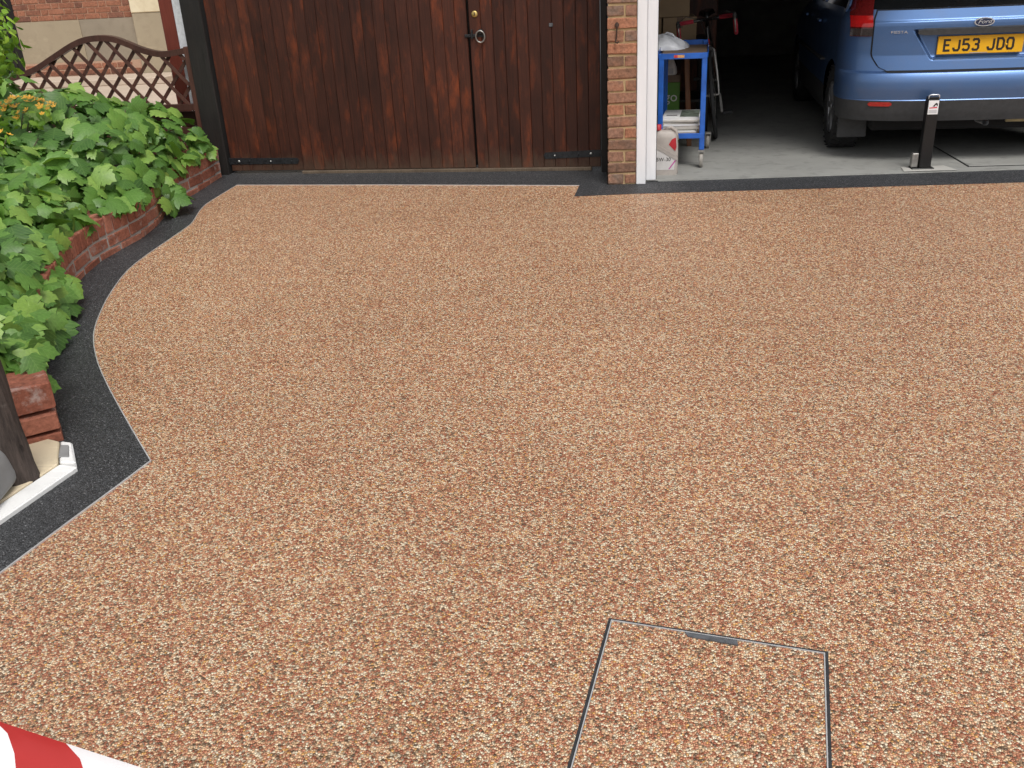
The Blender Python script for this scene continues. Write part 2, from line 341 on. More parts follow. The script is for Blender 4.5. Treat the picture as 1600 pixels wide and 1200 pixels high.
M['redprint'] = simple('red print', (0.62, 0.03, 0.06), 0.5, 0, 0.1, 10, 0)
M['greyprint'] = simple('grey print', (0.38, 0.38, 0.40), 0.5, 0, 0.1, 10, 0)
M['blueframe'] = simple('blue enamel', (0.018, 0.12, 0.50), 0.35, 0, 0.2, 12, 0.05, 0.3)
M['hardboard'] = simple('brown hardboard', (0.16, 0.11, 0.075), 0.7, 0, 0.25, 20)
M['greyrubber'] = simple('grey castor rubber', (0.32, 0.30, 0.27), 0.6, 0, 0.15, 30)
M['steel'] = simple('dull steel', (0.38, 0.37, 0.35), 0.4, 0.8, 0.2, 40)
M['card'] = simple('brown cardboard', (0.30, 0.215, 0.13), 0.8, 0, 0.12, 6)
M['greenbox'] = simple('green printed card', (0.085, 0.21, 0.025), 0.55, 0, 0.1, 8, 0)
M['paper'] = simple('newsprint', (0.58, 0.55, 0.50), 0.8, 0, 0.12, 18, 0)
M['photo'] = simple('printed photo', (0.16, 0.19, 0.15), 0.6, 0, 0.8, 30, 0)
M['bag'] = simple('white plastic bag', (0.72, 0.74, 0.78), 0.35, 0, 0.08, 20, 0)
M['oilcan'] = simple('dusty silver grey plastic', (0.40, 0.36, 0.33), 0.5, 0, 0.12, 20)
M['label_white'] = simple('pale label', (0.60, 0.58, 0.57), 0.5, 0, 0.1, 14, 0)
M['redplastic'] = simple('red label', (0.42, 0.02, 0.03), 0.45, 0, 0.15, 20, 0)
M['pinkprint'] = simple('magenta print', (0.45, 0.08, 0.30), 0.5, 0, 0.1, 10, 0)
M['bartape'] = simple('pink red bar tape', (0.45, 0.035, 0.06), 0.7, 0, 0.2, 60)
M['bikeblack'] = simple('black bike enamel', (0.012, 0.012, 0.013), 0.3, 0, 0.2, 30, 0, 0.4)
M['tapered'] = simple('red barrier tape', (0.46, 0.030, 0.028), 0.4, 0, 0.06, 8, 0)
M['tapewhite'] = simple('white barrier tape', (0.84, 0.83, 0.85), 0.4, 0, 0.03, 8, 0)

# ------------------------------------------------------------------ ground, driveway, border
g = MB(); gy = [(-80, -0.40), (-7, -0.40), (6.1, gz(6.1) - 0.03), (6.4, -0.03), (80, -0.03)]
for (a, za), (b, zb) in zip(gy, gy[1:]): g.add([(-80, a, za), (80, a, za), (80, b, zb), (-80, b, zb)], [(0, 1, 2, 3)])
struct(g.build('ground', M['tarmac']))
INNER = [(-1.749, 1.967), (-1.691, 2.202), (-1.631, 2.435), (-1.595, 2.585)]
CURVE = [(-1.595, 2.585, 0), (-1.818, 2.86, 0), (-2.071, 3.181, 0), (-2.264, 3.45, 0), (-2.42, 3.72, 0), (-2.54, 4.02, 0), (-2.617, 4.263, 0), (-2.69, 4.563, 0), (-2.712, 4.80, 0),
         (-2.713, 5.05, 0), (-2.713, 5.338, 0), (-2.722, 5.50, 0), (-2.782, 5.74, 0), (-2.815, 5.923, 0), (-2.815, 6.12, 0), (-2.80, 6.468, 0)]
cv = [(p.x, p.y) for p in catmull(CURVE, 5)]
GATE_EDGE = [(-2.80, 6.468), (-1.669, 6.362), (-0.278, 6.205)]
GAR_EDGE = [(-0.300, 5.928), (0.125, 5.960), (0.935, 5.974), (1.724, 5.993), (2.494, 6.012), (6.2, 6.10)]
inner_line = [(-2.45, -0.85)] + INNER[:-1] + cv + GATE_EDGE[1:] + GAR_EDGE
struct(sheet('driveway', [(-2.45, -5.2), (6.2, -5.2)] + inner_line[::-1], gz, M['resin']), 'tan and brown resin bound gravel driveway')
WF = [(-3.03, 6.76), (-3.025, 6.30), (-3.04, 5.98), (-3.015, 5.764), (-2.945, 5.50), (-2.91, 5.217), (-2.92, 5.03), (-2.935, 4.78), (-2.912, 4.572), (-2.85, 4.30), (-2.655, 3.80), (-2.54, 3.535), (-2.423, 3.302), (-2.116, 2.89), (-1.985, 2.72)]
def wx(y): return interp([(b, a) for a, b in WF], y)
OUT = [(-2.85, -0.85), (-1.965, 2.20), (-1.90, 2.52), (-2.03, 2.75)] + [(x - 0.06, y) for x, y in WF[::-1][1:]] + [(-3.10, 6.95), (-0.10, 6.75), (-0.09, 6.215), (0.10, 6.215), (0.25, 6.30), (2.6, 6.345), (6.2, 6.40)]
struct(sheet('border_strip', inner_line + OUT[::-1], lambda y: gz(y) + 0.001, M['border']), 'black gravel border strip edging the driveway')
def ribbon(line, w_, z0, z1):
    b = MB(); n = len(line)
    L = []
    for i, (x, y) in enumerate(line):
        a = Vector(line[max(i - 1, 0)]); c = Vector(line[min(i + 1, n - 1)]); d = (c - a).normalized(); nn = Vector((-d.y, d.x)) * w_ / 2
        for s_ in (-1, 1):
            for z in (z0, z1): L.append((x + nn.x * s_, y + nn.y * s_, gz(y) + z))
    f = []
    for i in range(n - 1):
        o = 4 * i; q = o + 4; f += [(o + 1, o + 3, q + 3, q + 1), (o, o + 1, q + 1, q), (o + 2, q + 2, q + 3, o + 3)]
    return b.add(L, f)
tl = inner_line[:4 + 0] + cv
struct(ribbon([(-2.45, -0.85)] + INNER[:-1] + [INNER[-1]], 0.006, -0.01, 0.0045).build('edging_trim', M['trim']), 'bright metal trim between border and gravel')
struct(ribbon(cv, 0.004, -0.01, 0.004).build('edging_trim', M['trim']), 'thin curved metal trim along the border')
struct(ribbon(GATE_EDGE, 0.006, -0.01, 0.004).build('edging_trim', M['trim']), 'metal trim along the gate border')

# manhole cover with gravel infill
mc = thing('manhole_cover', 'square inspection cover filled with matching gravel, thin dark metal rim, in the driveway', 'manhole cover', (0, 0, 0))
c0 = Vector((-0.029, 1.856)); U = Vector((0.5145, -0.0955)).normalized(); V = Vector((-0.17, -0.985)).normalized()
def cp(a, b, z): q = c0 + U * a + V * b; return (q.x, q.y, gz(q.y) + z)
def ring(a0, a1, b0, b1, t, z0, z1):
    m = MB()
    for (x0, x1, y0, y1) in ((a0, a1, b0, b0 + t), (a0, a1, b1 - t, b1), (a0, a0 + t, b0 + t, b1 - t), (a1 - t, a1, b0 + t, b1 - t)):
        m.add([cp(x0, y0, z0), cp(x1, y0, z0), cp(x1, y1, z0), cp(x0, y1, z0), cp(x0, y0, z1), cp(x1, y0, z1), cp(x1, y1, z1), cp(x0, y1, z1)],
              [(4, 5, 6, 7), (0, 1, 5, 4), (1, 2, 6, 5), (2, 3, 7, 6), (3, 0, 4, 7)])
    return m
ring(0.0, 0.523, 0.0, 0.696, 0.0065, -0.01, 0.0035).build('frame', M['darkframe'], mc)
ring(0.0075, 0.5155, 0.0075, 0.6885, 0.0028, -0.01, 0.006).build('tray_edge', M['trim'], mc)
MB().add([cp(0.011, 0.011, 0.004), cp(0.512, 0.011, 0.004), cp(0.512, 0.685, 0.004), cp(0.011, 0.685, 0.004)], [(0, 1, 2, 3)]).build('infill', M['resin'], mc)
sl = MB(); sl.add([cp(0.19, 0.012, 0.0075), cp(0.315, 0.012, 0.0075), cp(0.318, 0.030, 0.0075), cp(0.20, 0.026, 0.0075), cp(0.19, 0.012, 0), cp(0.315, 0.012, 0), cp(0.318, 0.030, 0), cp(0.20, 0.026, 0)], [(0, 1, 2, 3), (2, 3, 7, 6), (0, 3, 7, 4), (1, 2, 6, 5)])
sl.build('lifting_slot', M['slot'], mc)

# ------------------------------------------------------------------ garage
gar = thing('garage', 'brick garage with wide open front and dark interior', 'garage', (0, 0, 0))
GX0, GX1, GYB, GH = 0.10, 4.35, 14.6, 2.35
GY0 = 6.30
MB().box(GX0 - 0.10, GX0 + 0.02, GY0 + 0.15, GYB, -0.02, GH).build('side_wall', M['blockwork'], gar)
MB().box(GX1, GX1 + 0.15, GY0, GYB, -0.02, GH).build('side_wall', M['blockwork'], gar)
MB().box(GX0 - 0.10, GX1 + 0.15, GYB + 0.002, GYB + 0.15, -0.02, GH).build('back_wall', M['blockwork'], gar)
MB().box(GX0 - 0.2, GX1 + 0.3, 6.10, GYB + 0.3, GH + 0.002, GH + 0.16).build('roof', M['darkframe'], gar)
MB().box(GX0 - 0.18, GX1 + 0.15, 6.215, 6.42, 2.03, GH).build('lintel', M['wall_upper'], gar)
MB().box(GX1 - 0.1, GX1 + 0.2, 6.22, 6.43, -0.02, 2.027).build('pier', M['wall_upper'], gar)
fl = sheet('garage_floor', [(0.06, 6.24), (0.25, 6.262), (1.0, 6.285), (2.6, 6.332), (GX1, 6.36), (GX1, GYB), (0.06, GYB)], lambda y: 0.008, M['floor'])
struct(fl, 'grey concrete garage floor')
MB().add([(0.25, 6.2625, 0.008), (1.0, 6.285, 0.008), (2.6, 6.332, 0.008), (GX1, 6.36, 0.008), (0.25, 6.2605, -0.01), (1.0, 6.283, -0.01), (2.6, 6.33, -0.01), (GX1, 6.358, -0.01)], [(0, 1, 5, 4), (1, 2, 6, 5), (2, 3, 7, 6)]).build('floor_edge', M['floor'], fl)
# square cover panel let into the garage floor
MB().box(2.30, 3.10, 6.44, 7.25, 0.0, 0.0115).build('floor_joint', M['gap'], fl)
MB().box(2.307, 3.093, 6.447, 7.243, 0.005, 0.015).build('floor_panel', M['floor'], fl, bevel=0.002)
MB().add([(1.86, 6.325, 0.0125), (2.20, 6.335, 0.0125), (2.16, 6.49, 0.0125), (1.88, 6.48, 0.0125)], [(0, 1, 2, 3)]).build('cement_patch', concrete('fresh cement', (0.42, 0.41, 0.38), (0.52, 0.51, 0.48), (0.36, 0.35, 0.32)), fl)
# brick pier beside the gate, every brick its own piece
def brick_meshes(L, W, H, mat, n=4, jit=0.0035):
    out = []
    for k in range(n):
        b = MB().box(-L / 2, L / 2, -W / 2, W / 2, 0, H); me = b.mesh('brick', mat, bevel=0.005)
        for v in me.vertices: v.co += Vector([random.uniform(-jit, jit) for _ in range(3)])
        out.append(me)
    return out
PX0, PX1, PY = -0.085, 0.103, 6.206
pier = MB().box(PX0 + 0.007, PX1 - 0.003, PY + 0.008, 6.42, -0.02, 2.027).build('pier', M['mortar'], gar)
full = brick_meshes(PX1 - PX0, 0.102, 0.062, M['brick_pier']); hd = brick_meshes(0.1025, 0.18, 0.062, M['brick_pier']); sh = brick_meshes(PX1 - PX0 - 0.1125 - 0.002, 0.18, 0.062, M['brick_pier'])
for k in range(27):
    z = 0.005 + 0.075 * k
    if k % 2 == 1:
        inst('brick', random.choice(full), pier, ((PX0 + PX1) / 2, PY + 0.051, z)); inst('brick', random.choice(full), pier, ((PX0 + PX1) / 2, PY + 0.163, z))
    else:
        inst('brick', random.choice(hd), pier, (PX0 + 0.051, PY + 0.09, z)); inst('brick', random.choice(sh), pier, ((PX0 + 0.1125 + PX1) / 2, PY + 0.09, z))
# iron hook on the pier
hk = thing('iron_hook', 'small dark iron hook fixed to the brick pier', 'hook', (-0.028, PY, 0.90))
MB().lathe([(0.0, -0.014), (0.014, -0.012), (0.014, 0.0)], (-0.024, PY - 0.002, 1.005), 'y', 12).build('rose', M['rust'], hk)
MB().tube([(-0.024, PY - 0.012, 1.02), (-0.024, PY - 0.02, 0.99), (-0.026, PY - 0.012, 0.95), (-0.028, PY - 0.012, 0.925), (-0.034, PY - 0.016, 0.905), (-0.022, PY - 0.03, 0.90), (-0.012, PY - 0.03, 0.908)], 0.005, 6).build('hook_arm', M['rust'], hk, True)
# white door frame
fr = thing('garage_door_frame', 'bright white stepped frame post of the garage opening', 'door frame', (0.1, 6.2, 0))
MB().box(0.1035, 0.1655, 6.198, 6.30, 0.0, 2.028).build('frame_post', M['white'], fr, bevel=0.004)
MB().box(0.1680, 0.2350, 6.262, 6.40, 0.012, 2.028).build('guide_post', M['white'], fr, bevel=0.004)
MB().box(0.1656, 0.1679, 6.24, 6.30, 0.012, 2.026).build('seal', M['greyprint'], fr)
MB().box(0.2352, 0.2400, 6.30, 6.39, 0.012, 2.026).build('seal', M['gap'], fr)
MB().box(GX1 - 0.24, GX1 - 0.102, 6.22, 6.40, 0.012, 2.028).build('frame_post', M['white'], fr, bevel=0.004)
MB().box(0.2402, GX1 - 0.2402, 6.24, 6.40, 1.93, 2.028).build('frame_head', M['white'], fr, bevel=0.004)

# ------------------------------------------------------------------ gates
GA = math.atan2(6.657 - 6.85, 2.84)
plank_w = 0.0845
plank = MB().box(-plank_w / 2 + 0.0008, plank_w / 2 - 0.0008, -0.011, 0.011, 0.0, 1.86).mesh('plank', M['gatewood'], bevel=0.003)
def gate(loc, sign, width, label):
    t = thing('wooden_gate', label, 'gate', loc, GA, 'gate leaves')
    n = round(width / plank_w); s_ = width / (n * plank_w)
    for k in range(n):
        inst('plank', plank, t, (sign * (k + 0.5) * plank_w * s_, random.uniform(-0.0012, 0.0012), 0.022), sc=(s_, 1, 1))
    for z in (0.16, 0.95, 1.70):
        MB().box(min(0.01 * sign, sign * (width - .01)), max(0.01 * sign, sign * (width - .01)), 0.0135, 0.05, z - 0.06, z + 0.06).build('rail', M['gatewood'], t, world=False)
    MB().box(*((width - 0.05, width + 0.045) if sign > 0 else (-width + 0.02, -width + 0.06)), 0.052, 0.075, 0.03, 1.85).build('seam_light_block', M['postwood'], t, world=False)  # dark cover strip added behind the leaf seam to stop light showing through
    return t
gl = gate((-2.975, 6.848, 0.018), 1, 1.925, 'wide left leaf of the dark stained plank gate')
gr = gate((-0.140, 6.657, 0.013), -1, 0.900, 'narrow right leaf of the dark plank gate, with ring handle')
def bolt(parent, x, y, z, r=0.006, mat='zinc'):
    MB().lathe([(0, -0.006), (r * 0.7, -0.005), (r, 0.0), (r, 0.004)], (x, y, z), 'y', 10).build('bolt', M[mat], parent, True, world=False)
def hinge(t, sg, ln, z, tilt):
    a = MB(); y = -0.0155
    a.add([(sg * -0.035, y, z - .022), (sg * ln, y, z - .020 + tilt), (sg * (ln + .012), y, z + .004 + tilt), (sg * ln, y, z + .024 + tilt), (sg * -0.035, y, z + .026),
           (sg * -0.035, y + .006, z - .022), (sg * ln, y + .006, z - .020 + tilt), (sg * (ln + .012), y + .006, z + .004 + tilt), (sg * ln, y + .006, z + .024 + tilt), (sg * -0.035, y + .006, z + .026)],
          [(0, 1, 2, 3, 4), (0, 5, 6, 1), (1, 6, 7, 2), (2, 7, 8, 3), (3, 8, 9, 4), (4, 9, 5, 0), (9, 8, 7, 6, 5)])
    h = a.build('strap_hinge', M['iron'], t, world=False)
    for f in (0.07, 0.16, 0.33, 0.5):
        if f < ln: bolt(h, sg * f, y - 0.001, z + tilt * f / ln, 0.007 if f > .1 else 0.011, 'zinc' if f in (0.07, 0.33) else 'iron')
    MB().tube([(sg * -0.04, y - .006, z - 0.05), (sg * -0.04, y - .006, z + 0.06)], 0.012, 10).build('hinge_pin', M['rust'], h, True, world=False)
    bolt(h, sg * -0.075, y - 0.012, z - 0.05, 0.008)
hinge(gl, 1, 0.545, 0.095, -0.004); hinge(gr, -1, 0.40, 0.118, -0.014)
# ring latch, lock and hook plate (local x negative from right hinge)
rl = MB().box(-0.846, -0.800, -0.0155, -0.0113, 0.925, 0.965).build('ring_latch', M['iron'], gr, world=False)
MB().lathe([(0, -0.03), (0.014, -0.03), (0.019, -0.022), (0.019, -0.012)], (-0.822, -0.006, 0.958), 'y', 14).build('boss', M['iron'], rl, True, world=False)
MB().tube([(-0.822 + 0.031 * math.sin(a), -0.034 - 0.004 * math.cos(a), 0.928 + 0.038 * math.cos(a)) for a in [2 * math.pi * k / 24 for k in range(24)]], 0.0052, 8, True).build('ring', M['steel'], rl, True, world=False)
MB().box(-0.935, -0.852, -0.022, -0.0115, 0.925, 0.945).build('latch_bar', M['iron'], rl, bevel=0.002, world=False)
MB().box(-0.888, -0.876, -0.034, -0.0112, 0.915, 0.975).build('latch_keep', M['iron'], rl, bevel=0.002, world=False)
lk = MB().lathe([(0, -0.005), (0.019, -0.005), (0.022, -0.001), (0.022, 0.004)], (-0.857, -0.0135, 1.073), 'y', 20).build('lock_rose', M['brass'], gr, True, world=False)
MB().box(-0.8595, -0.8545, -0.0200, -0.0186, 1.062, 1.086).build('keyhole', M['gap'], lk, world=False)
MB().box(-0.345, -0.318, -0.0165, -0.0114, 0.972, 0.995).build('hook_plate', M['slot'], gr, bevel=0.002, world=False)
# weathered sill below the gates
sb = thing('gate_sill', 'weathered pale timber sill under the dark gates', 'sill', (-2.40, 6.80, 0.012), GA)
MB().box(0.0, 2.20, -0.025, 0.035, 0.0, 0.024).build('sill_board', M['sillwood'], sb, bevel=0.003, world=False)
def post(name, label, x0, x1, y0, y1, z1, mat, z0=0.0, bev=0.006, cat='post'):
    t = thing(name, label, cat, ((x0 + x1) / 2, (y0 + y1) / 2, z0))
    MB().box(x0, x1, y0, y1, z0 - 0.03, z1).build('shaft', mat, t, bevel=bev)
    MB().box(x0 - 0.008, x1 + 0.008, y0 - 0.008, y1 + 0.008, z1 + 0.001, z1 + 0.03).build('cap', mat, t, bevel=0.005)
    return t
post('gate_post', 'black stained timber gate post at left end of the gates', -3.140, -2.990, 6.800, 6.950, 1.98, M['postwood'])
post('gate_post', 'slim black timber gate post beside the brick pier', -0.134, -0.088, 6.560, 6.70, 1.98, M['postwood'])
# white wall end and red brown post behind trellis
post('white_post', 'white painted post between trellis and black gate post', -3.265, -3.160, 6.945, 7.05, 1.95, M['whitewall'])
post('timber_post', 'red brown timber post behind the trellis end', -3.405, -3.285, 7.02, 7.14, 1.95, M['redwood'])

# ------------------------------------------------------------------ trellis fence
tf = thing('trellis_fence', 'brown wavy topped diamond lattice trellis panel behind the shrubs', 'trellis', (-4.0, 6.9, 0))
TOPC = [(-5.10, 0.745), (-4.95, 0.75), (-4.78, 0.770), (-4.48, 0.840), (-4.29, 0.922), (-4.107, 1.005), (-3.98, 1.045), (-3.86, 1.055), (-3.74, 1.043), (-3.632, 1.004), (-3.514, 0.956), (-3.39, 0.928), (-3.28, 0.932), (-3.12, 0.955)]
tc = [(p.x, p.y) for p in catmull([(a, b, 0) for a, b in TOPC], 5)]
def ty(x): return 6.868 - 0.067 * (x + 3.25)
def ttop(x): return interp(tc, x)
def wave(line, h, dep, off):
    m = MB(); L = []
    for x, z in line:
        y = ty(x) + off; L += [(x, y - dep / 2, z - h), (x, y - dep / 2, z), (x, y + dep / 2, z), (x, y + dep / 2, z - h)]
    f = []
    for i in range(len(line) - 1):
        o = 4 * i; q = o + 4
        for k in range(4): f.append((o + k, o + (k + 1) % 4, q + (k + 1) % 4, q + k))
    f += [(0, 1, 2, 3), tuple(len(L) - 4 + k for k in (3, 2, 1, 0))]
    return m.add(L, f)
wave(tc, 0.042, 0.055, 0).build('top_rail', M['trelliswood'], tf, 50)
wave([(x, 0.545) for x in (-5.1, -4.5, -4.0, -3.5, -3.19)], 0.045, 0.05, 0).build('bottom_rail', M['trelliswood'], tf)
MB().box(-3.190, -3.147, 6.833, 6.888, 0.0, 0.952).build('stile', M['trelliswood'], tf, bevel=0.004)
MB().box(-5.15, -5.10, 6.96, 7.02, 0.0, 0.80).build('stile', M['trelliswood'], tf, bevel=0.004)
for k in range(4):
    MB().box(-5.098, -3.192, 6.93, 6.95, 0.02 + 0.118 * k, 0.13 + 0.118 * k).build('lower_board', M['trelliswood'], tf, bevel=0.003)
sp = 0.158
for s_, off in ((1, 0.011), (-1, -0.011)):
    x = -6.2
    while x < -2.2:
        pts = []; st = 0.01; zz = 0.50
        while zz < 1.1:
            xx = x + s_ * (zz - 0.5) * 0.88
            if -5.09 < xx < -3.19 and zz < ttop(xx) - 0.03: pts.append((xx, ty(xx) + off, zz))
            zz += st
        if len(pts) > 4: MB().bar(pts[0], pts[-1], 0.024, 0.012, (0, 1, 0)).build('slat', M['trelliswood'], tf)
        x += sp

# ------------------------------------------------------------------ neighbour's house and path
HY = 12.7
ns = MB(); ns.box(-14, -3.45, 7.3, HY, 0.0, 0.20); struct(ns.build('neighbour_path', M['paving']), 'beige paved forecourt behind the trellis')
hs_ = thing('house', 'neighbouring red brick house with tan rendered plinth', 'house', (-7.5, HY, 0.2))
HX0, HX1 = -8.25, -6.52
hw = MB().box(HX0 + .004, HX1, HY + 0.010, HY + 0.25, 1.0, 5.2).build('wall', M['mortar_pink'], hs_)
st_ = brick_meshes(0.215, 0.102, 0.063, M['brick_house'], 3); he_ = brick_meshes(0.1025, 0.102, 0.063, M['brick_house'], 3)
for k in range(12):
    x = HX0 + (0.0 if k % 2 == 0 else -0.169); z = 1.004 + 0.075 * k; j = 0
    while x < HX1 - 0.05:
        L = 0.215 if j % 2 == 0 else 0.1025
        if x >= HX0 - 0.01 and x + L <= HX1 + 0.01: inst('brick', random.choice(st_ if j % 2 == 0 else he_), hw, (x + L / 2 - (-7.5), 0.051, z - 0.2))
        elif x < HX0 and x + L > HX0 + 0.03: inst('brick', random.choice(he_), hw, ((HX0 + x + L) / 2 + 7.5, 0.051, z - 0.2), sc=((x + L - HX0) / 0.1025, 1, 1))
        x += L + 0.0105; j += 1
MB().box(HX0 - 0.01, -7.33, HY - 0.012, HY + 0.25, 0.46, 0.999).build('plinth', M['render_tan'], hs_)
MB().box(-7.329, HX1, HY - 0.004, HY + 0.25, 0.46, 0.999).build('plinth', concrete('grey tan render', (0.26, 0.22, 0.165), (0.31, 0.26, 0.195), (0.23, 0.19, 0.14)), hs_)
bp = MB().box(HX0 - 0.02, HX1, HY - 0.03, HY + 0.25, 0.2, 0.459).build('brick_base', M['mortar_pink'], hs_)
for k in range(3):
    x = HX0 + (0.11 if k % 2 else 0.0)
    while x < HX1 - 0.2:
        inst('brick', random.choice(st_), bp, (x + 0.1075 + 7.5, -0.03 + 0.045, 0.21 - 0.2 + 0.08 * k)); x += 0.2255
MB().box(HX1 + 0.001, -5.95, HY - 0.10, HY + 0.25, 1.052, 5.2).build('painted_pier', M['render_cream'], hs_, bevel=0.01)
MB().box(HX1 + 0.001, -5.95, HY - 0.09, HY + 0.25, 0.2, 1.05).build('pier_base', M['render_tan'], hs_, bevel=0.01)
MB().box(HX0 - 0.02, -5.9, HY - 0.75, HY - 0.11, 0.2, 0.285).build('step', M['paving'], hs_, bevel=0.01)
MB().box(-5.949, -3.0, HY - 0.02, HY + 0.25, 0.2, 5.2).build('wall_return', M['render_tan'], hs_)
dg = thing('side_door', 'black boarded side door left of the brick house', 'door', (-9.0, HY + 0.1, 0.2))
MB().box(-9.6, HX0 - 0.02, HY + 0.06, HY + 0.12, 0.2, 2.2).build('door_leaf', M['postwood'], dg)
for k in range(9): MB().box(-9.58 + 0.146 * k, -9.58 + 0.146 * k + 0.138, HY + 0.04, HY + 0.058, 0.22, 2.18).build('plank', M['postwood'], dg, bevel=0.004)

# ------------------------------------------------------------------ planter wall
pw = thing('planter_wall', 'low curved red brick planter wall with white mortar stains', 'wall', (-2.6, 4.7, 0))
path = [Vector((x, y, 0)) for x, y in WF]; path = catmull(path, 6)
seg = [0.0]
for a, b in zip(path, path[1:]): seg.append(seg[-1] + (b - a).length)
LEN = seg[-1]
def along(s):
    s = max(0, min(LEN - 1e-5, s))
    for i in range(len(seg) - 1):
        if s <= seg[i + 1]:
            t = (s - seg[i]) / (seg[i + 1] - seg[i]); p = path[i].lerp(path[i + 1], t)
            a = path[max(i - 2, 0)]; b = path[min(i + 3, len(path) - 1)]; d = (b - a).normalized(); return p, d
WT = 0.215
wall_h = 0.235
core = MB(); L = []
for k in range(81):
    p, d = along((LEN - 0.07) * k / 80); nn = Vector((d.y, -d.x, 0))          # inward (to the planting side)
    if nn.x > 0: nn = -nn
    z = gz(p.y)
    q0 = p + nn * 0.006; q1 = p + nn * (WT - 0.008); L += [(q0.x, q0.y, z - 0.03), (q0.x, q0.y, z + wall_h - 0.022), (q1.x, q1.y, z + wall_h - 0.022), (q1.x, q1.y, z - 0.03)]
f = []
for i in range(80):
    o = 4 * i; q = o + 4
    for k in range(4): f.append((o + k, o + (k + 1) % 4, q + (k + 1) % 4, q + k))
f += [(0, 1, 2, 3), (323, 322, 321, 320)]
core.add(L, f).build('mortar_core', M['mortar_grey'], pw)
B0 = base(pw)
stm = brick_meshes(0.213, 0.100, 0.063, M['brick_red']); cop = brick_meshes(0.0685, WT + 0.004, 0.102, M['brick_red'])
for row, (z, L_, ms) in enumerate(((-0.028, 0.225, stm), (0.047, 0.225, stm), (0.124, 0.0765, cop))):
    s = L_ / 2 + (0.1125 if row == 1 else 0)
    while s < LEN - (0.16 if row < 2 else 0.03):
        p, d = along(s); nn = Vector((d.y, -d.x, 0)); nn = -nn if nn.x > 0 else nn
        off = 0.050 if row < 2 else WT / 2
        q = p + nn * off - B0; ang = math.atan2(nn.y, nn.x) - math.pi / 2
        inst('brick', random.choice(ms), pw, (q.x, q.y, gz(p.y) + z + 0.001), (random.uniform(-.01, .01), 0, ang + random.uniform(-.012, .012)))
        s += L_
for z, L_ in ((0.047, 0.45),):
    p, d = along(0.055); nn = Vector((d.y, -d.x, 0)); nn = -nn if nn.x > 0 else nn; q = p + nn * 0.05 - B0
    inst('brick', stm[0], pw, (q.x, q.y, gz(p.y) + z + 0.001), (0, 0, math.atan2(nn.y, nn.x) - math.pi / 2), (0.48, 1, 1))
# near end of the wall: bricks seen end on
pe, de = along(LEN - 0.001); ne = Vector((de.y, -de.x, 0)); ne = -ne if ne.x > 0 else ne
for z in (-0.028, 0.047):
    q = pe - de * 0.055 + ne * WT / 2 - B0; inst('brick', random.choice(stm), pw, (q.x, q.y, gz(pe.y) + z + 0.001), (0, 0, math.atan2(ne.y, ne.x)))
soil = sheet('soil', [(x - 0.2, y) for x, y in WF] + [(-2.30, 2.62), (-3.3, 2.2), (-6.0, 2.6), (-6.0, 6.85), (-3.3, 6.85)], lambda y: gz(y) + 0.15, M['soil']); struct(soil)
# cream slab with pale cement edge at the near end
slb = thing('corner_slab', 'cream stone slab with white cement edge at the planter corner', 'slab', (-2.1, 2.5, -0.11))
def quad(name, pts, z0, z1, mat, parent, bev=0.0):
    v = [(x, y, gz(y) + z0) for x, y in pts] + [(x, y, gz(y) + z1) for x, y in pts]; n = len(pts)
    return MB().add(v, [tuple(range(n - 1, -1, -1)), tuple(range(n, 2 * n))] + [(i, (i + 1) % n, n + (i + 1) % n, n + i) for i in range(n)]).build(name, mat, parent, bevel=bev)
quad('top', [(-1.898, 2.530), (-1.980, 2.680), (-2.450, 2.850), (-2.500, 1.390), (-2.220, 1.290), (-1.980, 2.200)], -0.03, 0.022, M['slab'], slb, 0.004)
quad('cement_edge', [(-1.822, 2.520), (-1.894, 2.532), (-1.977, 2.200), (-2.218, 1.290), (-2.150, 1.270), (-1.905, 2.180)], -0.03, 0.018, M['kerbwhite'], slb, 0.004)
quad('cement_corner', [(-1.835, 2.535), (-1.895, 2.535), (-1.975, 2.680), (-1.925, 2.670)], -0.03, 0.025, M['kerbwhite'], slb, 0.006)
quad('mortar_smear', [(-1.875, 2.565), (-1.915, 2.565), (-1.955, 2.645), (-1.922, 2.645)], 0.01, 0.0285, M['greystone'], slb, 0.003)
# rough timber post and grey stone
tp = thing('rough_post', 'rough dark weathered timber post standing on the cream slab', 'post', (-1.975, 2.440, -0.092))
pr = []; n_ = 22
for k in range(n_): pr.append((0.044 + 0.003 * math.sin(k * 1.3) + (0.010 if k == 0 else 0), -0.01 + 1.25 * k / (n_ - 1)))
m_ = MB().lathe(pr + [(0.0, 1.245)], (-1.975, 2.440, -0.092), 'z', 22)
m_.v = [(x + 0.006 * math.sin(9 * z + 40 * (y + x)) , y + 0.005 * math.sin(7 * z + 55 * x), z) for x, y, z in m_.v]
m_.build('shaft', M['bark'], tp, True)
for z_, a_ in ((0.12, -0.4), (0.34, -1.3), (0.62, -0.9)):
    MB().lathe([(0, 0.012), (0.008, 0.010), (0.014, 0.0)], (-1.975 + 0.043 * math.cos(a_), 2.440 + 0.043 * math.sin(a_), -0.092 + z_), 'y', 8).build('knot', M['bark'], tp, True)
gs = thing('grey_stone', 'smooth grey rounded stone block in front of the rough post', 'stone', (-2.075, 2.290, -0.098))
bm = bmesh.new(); bmesh.ops.create_icosphere(bm, subdivisions=4, radius=1)
for v in bm.verts:
    c = v.co; n = 4.0; r = (abs(c.x) ** n + abs(c.y) ** n + abs(c.z) ** n) ** (-1 / n); q = c * r
    v.co = Vector((q.x * 0.135 * (1 - 0.10 * q.z), q.y * 0.15 * (1 - 0.10 * q.z), 0.078 + q.z * 0.080)); v.co += Vector((math.sin(9 * c.y) * .003, math.sin(8 * c.z) * .003, math.sin(7 * c.x) * .003))
